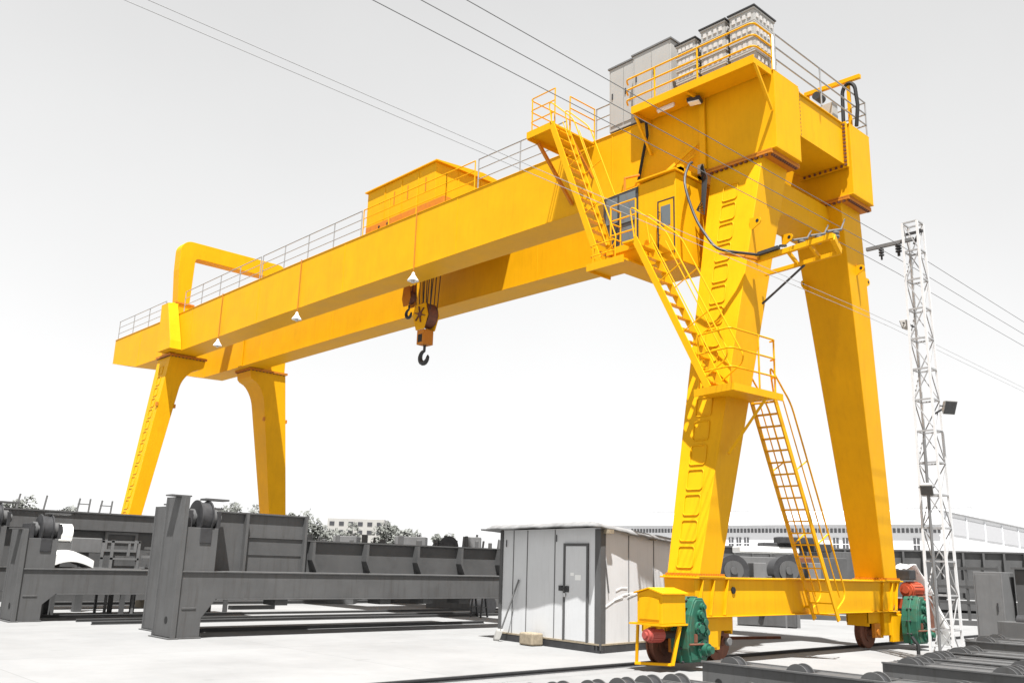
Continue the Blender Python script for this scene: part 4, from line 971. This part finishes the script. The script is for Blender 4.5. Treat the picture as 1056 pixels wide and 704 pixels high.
# steelwork behind the crane on the right
mg = empty('plate_girder', far(860, 60), 'very long dark girder behind the crane and white mast', 'steel girder')
a = far(640, 62); b = far(1150, 54)
def longbox(a, b, w, z0, z1, nm, mt, par): return MB().bar((a.x, a.y, (z0+z1)/2), (b.x, b.y, (z0+z1)/2), w, z1-z0).build(nm, mt, par)
longbox(a, b, 1.0, .35, 3.05, 'girder_web', GRAY2, mg); longbox(a, b, 1.3, 3.05, 3.15, 'top_flange', GRAY, mg); longbox(a, b, 1.3, .25, .35, 'bottom_flange', GRAY, mg)
mb = MB()
for k in range(26):
    p = a.lerp(b, (k+.5)/26); mb.cbox((p.x-.35, p.y-.5, 1.7), .12, .5, 2.68, math.atan2((b-a).y, (b-a).x))
mb.build('web_ribs', GRAY2, mg)
for t in (.1, .5, .9): p = a.lerp(b, t); MB().cbox((p.x, p.y, .13), 1.2, 1.4, .25, .5).build('timber_support', WOOD, mg)
mg2 = empty('plate_girder', far(940, 42), 'shorter grey girder lying in front of the long dark one, right of the crane', 'steel girder')
a = far(890, 43); b = far(1120, 39)
longbox(a, b, .8, .9, 1.45, 'girder_web', GRAY, mg2); longbox(a, b, 1.0, .15, .55, 'lower_chord', GRAY2, mg2)
for t in (.05, .35, .65, .95): p = a.lerp(b, t); MB().cbox((p.x, p.y, .73), .2, .7, 1.46, .5).build('upright', GRAY2, mg2)
def drum_rig(px, D, label, s=1.):
    p = far(px, D); o = empty('winch_unit', p, label, 'winch unit', 'winch units behind the bottom beam'); c, sn = math.cos(YAW-PI/2), math.sin(YAW-PI/2)
    def T(a, b, z): return Vector((p.x+a*c-b*sn, p.y+a*sn+b*c, z))
    q = MB(); q.cbox(T(0, .4, .75*s), 1.5*s, 1.2, 1.5*s, YAW-PI/2); q.build('winch_base', GRAY, o, bevel=.02)
    q = MB(); q.cyl(T(0, -.6, 1.72*s), T(0, .5, 1.72*s), .52*s, 30); q.cyl(T(0, -.68, 1.72*s), T(0, -.6, 1.72*s), .60*s, 30); q.build('winch_drum', DARK, o, smooth=True)
    q = MB(); q.cyl(T(0, -.72, 1.72*s), T(0, -.68, 1.72*s), .38*s, 24); q.cyl(T(0, -.8, 1.72*s), T(0, -.7, 1.72*s), .14*s, 16); q.build('drum_hub', GRAY, o, smooth=True)
    q = MB(); q.cbox(T(1.1*s, 0, 1.0*s), .5*s, .8, 2.1*s, YAW-PI/2); q.build('winch_column', GRAY3, o, bevel=.02)
drum_rig(752, 33, 'winch with a big dark drum beside the near yellow leg', .92)
drum_rig(808, 34, 'winch with a big round drum behind the yellow ladder', .95)
o = empty('steel_housing', far(845, 40), 'rusty and grey steel housing behind the yellow ladder', 'steel housing')
p = far(838, 38); MB().cbox((p.x, p.y, 1.1), 2.2, 2.0, 2.2, YAW-PI/2).build('housing_body', GRAY2, o, bevel=.02)
p = far(826, 35.5); MB().cbox((p.x, p.y, 1.15), .8, .3, 2.0, YAW-PI/2).build('housing_hatch', RUST, o, bevel=.02)
p = far(820, 40); q = MB(); q.cbox((p.x, p.y, 2.65), 3.0, 1.0, .35, YAW-PI/2); q.cbox((p.x-.3, p.y-.2, 2.93), 1.6, .9, .3, YAW-PI/2); q.build('housing_deck', DARK, o, bevel=.04)
p = far(790, 40); MB().cbox((p.x, p.y, 2.5), 2.6, 1.4, .28, YAW-PI/2).build('housing_roof', WHT, o, bevel=.05)
p = far(880, 44); o = MB(); o.cbox((p.x, p.y, 1.3), 2.6, 1.2, 2.6, YAW-PI/2); tag(o.build('steel_box_section', GRAY, bevel=.02), 'grey box section seen between ladder and far leg', 'steel section')
p = far(785, 37); o = MB(); o.cbox((p.x, p.y, 1.1), 2.0, .8, 2.1, YAW-PI/2); tag(o.build('steel_box_section', GRAY3, bevel=.02), 'light grey box section between the two winches', 'steel section')
# blocks and rails on ground right of near bogie
o = empty('steel_end_block', (11.3, 4.7, 0), 'grey steel block with a round hole on the ground under the ladder foot', 'steel block')
mb = MB(); mb.cbox((11.0, 4.75, .28), .5, 1.7, .5, .35); mb.build('block_body', GRAY, o, bevel=.01)
mb = MB(); mb.cbox((11.35, 3.95, .30), .12, .1, .6, .35); mb.cbox((11.2, 4.2, .30), .5, .05, .6, .35); mb.build('block_rib', GRAY3, o)
MB().cyl((10.66, 4.75, .32), (10.9, 4.82, .32), .08, 16).build('block_hole', BLK, o)
for k, (px, D, x2, h, lb) in enumerate(((700, 33, 1100, .16, 'long dark bar lying behind the bottom beam, nearest'), (690, 38, 1120, .2, 'long dark bar behind the bottom beam, middle'), (690, 44, 1120, .26, 'long dark bar behind the bottom beam, farthest'))):
    a = far(px, D); b = far(x2, D*.93); o = MB().bar((a.x, a.y, h/2), (b.x, b.y, h/2), .3, h).build('steel_bar', GRAY2); tag(o, lb, 'steel bar', 'bars lying behind the crane')
o = MB().bar((5.4, 2.4, .03), (6.9, 1.95, .03), .14, .06).build('timber_plank', RUST); tag(o, 'short dark plank lying on the ground by the crane track', 'plank')
# grey cabinets on the right edge
o = empty('steel_cabinet', (10.9, -1.5, 0), 'light grey upright steel cabinet at the right edge', 'cabinet', 'grey cabinets at the right edge')
MB().box(10.75, 11.6, -1.98, -1.30, .06, 1.74).build('cabinet_body', GRAY3, o, bevel=.012); MB().box(10.78, 11.57, -1.95, -1.33, 0, .06).build('plinth', DARK, o)
MB().box(10.735, 10.749, -1.93, -1.35, .14, 1.68).build('door', GRAY3, o, bevel=.004); MB().box(10.71, 10.734, -1.85, -1.82, .8, 1.0).build('handle', DARK, o)
o = empty('steel_cabinet', (11.9, -3.0, 0), 'large dark grey container cut off by the right edge', 'cabinet', 'grey cabinets at the right edge')
MB().box(11.3, 13.6, -4.6, -2.10, .12, 1.82).build('cabinet_body', GRAY2, o, bevel=.012); MB().box(11.2, 13.7, -4.7, -2.05, 1.821, 1.87).build('cabinet_roof', GRAY, o); MB().box(11.4, 13.5, -4.5, -2.2, 0, .12).build('plinth', DARK, o)
o = empty('steel_end_block', (9.6, -2.4, 0), 'small grey steel block in front of the right cabinets', 'steel block')
MB().box(9.4, 10.1, -3.6, -2.25, 0, .62).build('block_body', GRAY, o, bevel=.01); MB().cyl((9.75, -3.3, .62), (9.75, -2.6, .62), .16, 18).build('roller', DARK, o, smooth=True)
o = empty('steel_rack', (14, .5, 0), 'open grey pipe rack between the mast and the cabinets', 'rack')
mb = MB(); a = far(965, 34); b = far(1030, 32)
for t in (0, .5, 1): p = a.lerp(b, t); mb.bar((p.x, p.y, 0), (p.x, p.y, 2.0), .08, .08)
for z in (.7, 1.25, 1.9): mb.bar((a.x, a.y, z), (b.x, b.y, z), .1, .1)
mb.build('rack_frame', GRAY2, o)

# --------------------------- foreground: stored end carriages with wheels
def carriage(x, ye, L_, w=.30, h=.34, parent_label='', nwheels=3, r=.15, first=.32, gap=.95):
    o = empty('stored_wheel_beam', (x, ye, 0), parent_label, 'wheel beam', 'wheel beams stacked side by side in the foreground')
    mb = MB(); mb.box(x-w/2, x-w/2+.03, ye-L_, ye, 0.0, h); mb.box(x+w/2-.03, x+w/2, ye-L_, ye, 0.0, h); mb.box(x-w/2+.03, x+w/2-.03, ye-.03, ye, 0, h)
    mb.box(x-w/2+.03, x+w/2-.03, ye-L_, ye-.03, .06, .10)
    y = ye-first
    seg = ye-.03
    for k in range(nwheels+1):
        y2 = ye-first-gap*k+r+.05 if k < nwheels else ye-L_
        if seg-y2 > .02: mb.box(x-w/2+.03, x+w/2-.03, y2, seg, h-.04, h-.005)
        seg = ye-first-gap*k-r-.05
    mb.box(x-w/2-.03, x-w/2, ye-L_, ye, h-.012, h+.012); mb.box(x+w/2, x+w/2+.03, ye-L_, ye, h-.012, h+.012)
    mb.build('beam_body', GRAY, o, bevel=.004)
    for k in range(nwheels):
        yy = ye-first-gap*k
        q = MB(); zz = h-r+.055; q.cyl((x-.07, yy, zz), (x+.07, yy, zz), r, 30); q.cyl((x-.13, yy, zz), (x+.13, yy, zz), .045, 14)
        wq = q.build('wheel', DARK, o, smooth=True)
        q = MB(); q.cyl((x-.092, yy, zz), (x-.071, yy, zz), r+.028, 30); q.cyl((x+.071, yy, zz), (x+.092, yy, zz), r+.028, 30); q.build('wheel_flanges', GRAY, wq, smooth=True)
    mb = MB(); mb.cyl((x-w/2-.012, ye-.25, h*.45), (x-w/2-.001, ye-.25, h*.45), .05, 16); mb.build('side_hole', BLK, o)
    return o
xs = [-8.75, -8.3, -7.85, -7.4, -6.95, -6.5, -6.05, -5.6, -5.15, -4.72]
ords = ['first', 'second', 'third', 'fourth', 'fifth', 'sixth', 'seventh', 'eighth', 'ninth', 'tenth']
src = carriage(xs[0], -2.95, 3.6, h=.315, parent_label='', nwheels=2, first=.22, r=.13)
for i, x in enumerate(xs):
    q = src if i == 0 else copy_tree(src, (x-xs[0], -.012*i*4+random.uniform(-.03, .03), 0))
    q['label'] = ords[i]+' wheel beam from the left along the bottom edge of the foreground row'
carriage(-3.30, -3.12, 5.5, w=.42, h=.43, nwheels=5, first=.34, gap=.95, r=.13, parent_label='long wheel beam with its square end in front of the near bogie')
xs2 = [(-.75, -4.35, .44), (-.15, -4.25, .42), (.5, -4.15, .44), (1.2, -4.0, .42), (2.0, -3.95, .44), (2.9, -3.8, .42), (5.2, -3.2, .44), (6.0, -2.9, .42), (6.9, -2.8, .42)]
for i, (x, ye, h) in enumerate(xs2):
    carriage(x, ye, 6.0, w=.46, h=h-.03, nwheels=4, first=.30, gap=1.25, r=.15, parent_label=ords[i]+' wheel beam from the left in the right foreground group, beside the mast foot')
o = empty('tow_hook', (1.6, -3.9, 0), 'small black hook standing up from the right foreground beams', 'hook')
mb = MB(); mb.tube([(1.6, -3.75, 0), (1.6, -3.75, .5), (1.6, -3.70, .56), (1.6, -3.66, .62)], .03, 7); mb.build('hook_bar', BLK, o, smooth=True)

# ------------------------------------------------------------- warehouse
wh = empty('warehouse', far(830, 110), 'long white warehouse with a strip of small windows under the eave', 'warehouse')
def seg(px0, D0, px1, D1): return far(px0, D0), far(px1, D1)
a, b = seg(598, 141, 975, 107)
L = (b-a).length; dv_ = (b-a).normalized(); nv = Vector((dv_.y, -dv_.x, 0))  # towards camera
if nv.dot(CAM-a) < 0: nv = -nv
EV, RG, DEP = 7.6, 9.4, 14.0
def wbox(mb, s0, s1, t0, t1, z0, z1):
    p = a+dv_*s0; q = a+dv_*s1
    return mb.hexa([up(p+nv*t0, z0), up(q+nv*t0, z0), up(q+nv*t1, z0), up(p+nv*t1, z0)], [up(p+nv*t0, z1), up(q+nv*t0, z1), up(q+nv*t1, z1), up(p+nv*t1, z1)])
mb = MB(); wbox(mb, 0, L, -2*DEP, 0, 0, EV); mb.build('wall', WBLD, wh)
mb = MB(); p0, p1 = a, b
mb.add([up(a+nv*.4, EV+.05), up(b+nv*.4, EV+.05), up(b-nv*DEP, RG+1.0), up(a-nv*DEP, RG+1.0), up(a-nv*2*DEP, EV), up(b-nv*2*DEP, EV),
        up(a+nv*.4, EV-.15), up(b+nv*.4, EV-.15), up(a-nv*2*DEP, EV-.2), up(b-nv*2*DEP, EV-.2)],
       [(0, 1, 2, 3), (3, 2, 5, 4), (0, 6, 7, 1), (6, 8, 9, 7), (0, 3, 4, 8, 6), (1, 7, 9, 5, 2)]).build('roof', ROOFM, wh)
tr_ = MB(); wbox(tr_, -.2, L+.2, .41, .52, EV-.16, EV+.06); tr_.build('gutter', GREYL, wh)
ra_, rb_ = a-nv*DEP, b-nv*DEP; MB().bar(up(ra_, RG+1.05), up(rb_, RG+1.05), .5, .14).build('ridge_cap', GREYL, wh)
st = MB(); n = int(L/.52)
for k in range(18, n):
    s = (k+.5)*L/n; wbox(st, s-.165, s+.165, .01, .06, EV-.98, EV-.42)
st.build('clerestory_windows', GLSW, wh)
for px in (712, 755, 763, 771, 864, 874, 948):
    d_ = far(px, 100)-CAM; p = CAM+d_*((a-CAM).cross(dv_).z/d_.cross(dv_).z); s = (p-a).dot(dv_); w = MB(); wbox(w, s-.36, s+.36, .012, .06, 4.4, 6.0); wo = w.build('window', GLSW, wh)
    w = MB(); wbox(w, s-.36, s+.36, .061, .09, 5.15, 5.25); wbox(w, s-.03, s+.03, .061, .09, 4.4, 5.15); wbox(w, s-.03, s+.03, .061, .09, 5.25, 6.0); w.build('window_bar', WBLD, wo)
# gabled hall on the right
gh = empty('white_hall', far(1010, 112), 'white panelled hall with a sloping roofline at the right', 'warehouse')
c0 = far(975, 107); c1 = far(1085, 132); c2 = far(1400, 190)
gd = (c1-c0).normalized(); gn = Vector((gd.y, -gd.x, 0)); gn = gn if gn.dot(CAM-c0) > 0 else -gn
e = c0+gd*70
mb = MB(); mb.add([up(c0, 0), up(e, 0), up(e, 7.2), up(c0, 9.2), up(c0-gn*40, 0), up(e-gn*40, 0), up(e-gn*40, 7.2), up(c0-gn*40, 9.2)],
                  [(0, 1, 2, 3), (4, 7, 6, 5), (3, 2, 6, 7), (1, 5, 6, 2), (0, 3, 7, 4)]).build('wall', WBLD, gh)
for k in range(12):
    mb = MB()
    s = 1.5+k*6; z = 9.2-2.0*s/70; p = c0+gd*s+gn*.02; q = c0+gd*(s+.25)+gn*.02
    mb.hexa([up(p, 0), up(q, 0), up(q+gn*.1, 0), up(p+gn*.1, 0)], [up(p, z-.2), up(q, z-.2), up(q+gn*.1, z-.2), up(p+gn*.1, z-.2)])
    mb.build('wall_rib', ROOFM, gh)
for k in range(11):
    s = 1.8+k*6; z = 9.2-2.0*s/70; mb = MB(); p = c0+gd*s+gn*.03; q = c0+gd*(s+5.6)+gn*.03; mb.hexa([up(p, z-2.6), up(q, z-2.7), up(q+gn*.05, z-2.7), up(p+gn*.05, z-2.6)], [up(p, z-.5), up(q, z-.66), up(q+gn*.05, z-.66), up(p+gn*.05, z-.5)]); mb.build('translucent_panel', mat('translucent_sheet', (.46, .46, .47), .5, var=.05) if k == 0 else bpy.data.materials['translucent_sheet'], gh)
MB().bar(up(c0, 9.25), up(e, 7.25), .5, .13).build('gutter', GREYL, gh)
# distant white block in the middle
p = far(368, 170); ob = empty('office_block', p, 'tiny white building with dark windows far behind the beams', 'building')
mb = MB(); rz = YAW-PI/2; mb.cbox((p.x, p.y, 4.4), 10.5, 8, 8.8, rz); mb.build('wall', LGREY, ob)
c, s_ = math.cos(rz), math.sin(rz)
for k in range(6):
    for z in (6.4, 7.9): a_ = -4.4+k*1.75; MB().cbox((p.x+a_*c+4.02*s_, p.y+a_*s_-4.02*c, z), .9, .1, .7, rz).build('window', GLSD, ob)

# ------------------------------------------------------------------ trees
def tree(px, D, h, w, label, seed, mt=LEAF, n=1500):
    random.seed(seed); p = far(px, D); o = empty('tree', p, label, 'tree', 'trees beyond the yard')
    mb = MB(); mb.tube([p, p+Vector((.1, 0, h*.35)), p+Vector((0, .1, h*.75))], [.16, .12, .04], 8)
    for k in range(7):
        a = random.uniform(0, 6.28); z = h*random.uniform(.3, .7); mb.tube([p+Vector((0, 0, z)), p+Vector((math.cos(a)*w*.3, math.sin(a)*w*.3, z+h*.2))], [.06, .015], 6)
    mb.build('trunk', BARK, o, smooth=True)
    vs = []; fs = []; cl = [(Vector((random.gauss(0, w*.2), random.gauss(0, w*.2), h*random.uniform(.35, .93))), w*random.uniform(.12, .26)) for _ in range(17)]
    for i in range(n):
        c, r_ = random.choice(cl); d = Vector((random.gauss(0, 1), random.gauss(0, 1), random.gauss(0, 1.1))); q = p+c+d.normalized()*r_*random.random()**.4
        s = random.uniform(.10, .24)*max(1, D/70)*.8; a = Vector((random.uniform(-1, 1), random.uniform(-1, 1), random.uniform(-1, 1))).normalized(); b = a.orthogonal().normalized()
        vs += [q+a*s, q+b*s*.6, q-a*s, q-b*s*.6]; j = len(vs)-4; fs.append((j, j+1, j+2, j+3))
    MB().add(vs, fs).build('crown', mt, o)
for i, (px, D, h, w, lb) in enumerate((
    (16, 62, 5.0, 2.6, 'small bushy tree at the far left behind the stakes'), (38, 66, 4.7, 2.2, 'low tree left of the single stake pair'), (66, 64, 4.6, 2.4, 'low tree behind the joined stakes'),
    (222, 70, 5.4, 3.2, 'grey-leaved tree just right of the nearest wheel'), (240, 74, 5.8, 3.4, 'rounded tree behind the plate panel, left of the pale leg'), (260, 72, 5.5, 3.2, 'tree touching the left edge of the rear yellow leg'),
    (304, 68, 5.1, 2.6, 'tree right of the rear yellow leg'), (318, 70, 4.8, 2.6, 'feathery tree second from the rear yellow leg'), (334, 74, 4.5, 2.6, 'low feathery tree left of the tiny white building'), (352, 110, 5.6, 4.5, 'low shrubby tree left in front of the white building'),
    (400, 110, 5.8, 4.0, 'shrubby tree right of the tiny white building'), (414, 108, 5.0, 3.2, 'small shrubby tree over the dark machine'), (452, 80, 4.1, 2.2, 'small pale tree left of the drum machine'), (462, 84, 3.8, 2.0, 'small pale tree behind the drum machine'))):
    tree(px, D, h, w, lb, 40+i, LEAF2 if i % 3 == 2 else LEAF)

# -------------------------------------------------------------- light, world
EXPO = 1.2; SKYK = 10*1.0/2**EXPO
SUN_DIR = Vector((.265, .295, -1)).normalized()
sl = bpy.data.lights.new('sun', 'SUN'); so = bpy.data.objects.new('sun', sl); COL.objects.link(so)
so.rotation_euler = SUN_DIR.to_track_quat('-Z', 'Y').to_euler(); sl.energy = 5.0; sl.angle = math.radians(.6); sl.color = (1, .99, .975)
w = bpy.data.worlds.new('World'); scene.world = w; w.use_nodes = True
N = w.node_tree.nodes; L = w.node_tree.links; bg = N['Background']
sky = N.new('ShaderNodeTexSky'); sky.sky_type = 'NISHITA'; sky.sun_disc = False
el = math.asin(-SUN_DIR.z); az = math.atan2(-SUN_DIR.x, -SUN_DIR.y)
sky.sun_elevation = el; sky.sun_rotation = az; sky.dust_density = 1.0; sky.air_density = 1.0; sky.ozone_density = 1
hsv = N.new('ShaderNodeHueSaturation'); hsv.inputs['Saturation'].default_value = .03
L.new(sky.outputs[0], hsv.inputs['Color'])
tcw = N.new('ShaderNodeTexCoord'); sx = N.new('ShaderNodeSeparateXYZ'); L.new(tcw.outputs['Generated'], sx.inputs[0])
nz = N.new('ShaderNodeTexNoise'); nz.inputs['Scale'].default_value = 2.2; nz.inputs['Detail'].default_value = 6; L.new(tcw.outputs['Generated'], nz.inputs['Vector'])
ad = N.new('ShaderNodeMath'); ad.operation = 'MULTIPLY_ADD'; ad.inputs[1].default_value = .26; L.new(nz.outputs['Fac'], ad.inputs[0]); L.new(sx.outputs['Z'], ad.inputs[2])
rp_ = N.new('ShaderNodeValToRGB'); L.new(ad.outputs[0], rp_.inputs[0]); e_ = rp_.color_ramp.elements
SK = [(.0, 1.15), (.16, 1.1), (.32, .98), (.55, .85), (.72, .74), (.85, .30), (1.0, .20)]
for _ in range(len(SK)-2): e_.new(.5)
for q, (p_, v_) in zip(e_, SK): q.position = p_; q.color = (v_/1.2, v_/1.2, v_/1.2, 1)
sc = N.new('ShaderNodeVectorMath'); sc.operation = 'SCALE'; L.new(rp_.outputs[0], sc.inputs[0]); sc.inputs['Scale'].default_value = 1.2*SKYK
mxw = N.new('ShaderNodeMix'); mxw.data_type = 'RGBA'; mxw.inputs[0].default_value = .88
L.new(hsv.outputs[0], mxw.inputs[6]); L.new(sc.outputs[0], mxw.inputs[7]); L.new(mxw.outputs[2], bg.inputs[0]); bg.inputs[1].default_value = .1
scene.view_settings.view_transform = 'Standard'; scene.view_settings.look = 'None'; scene.view_settings.gamma = 1
scene.view_settings.exposure = EXPO
scene.render.resolution_x = 1024; scene.render.resolution_y = 682
scene.render.engine = 'CYCLES'
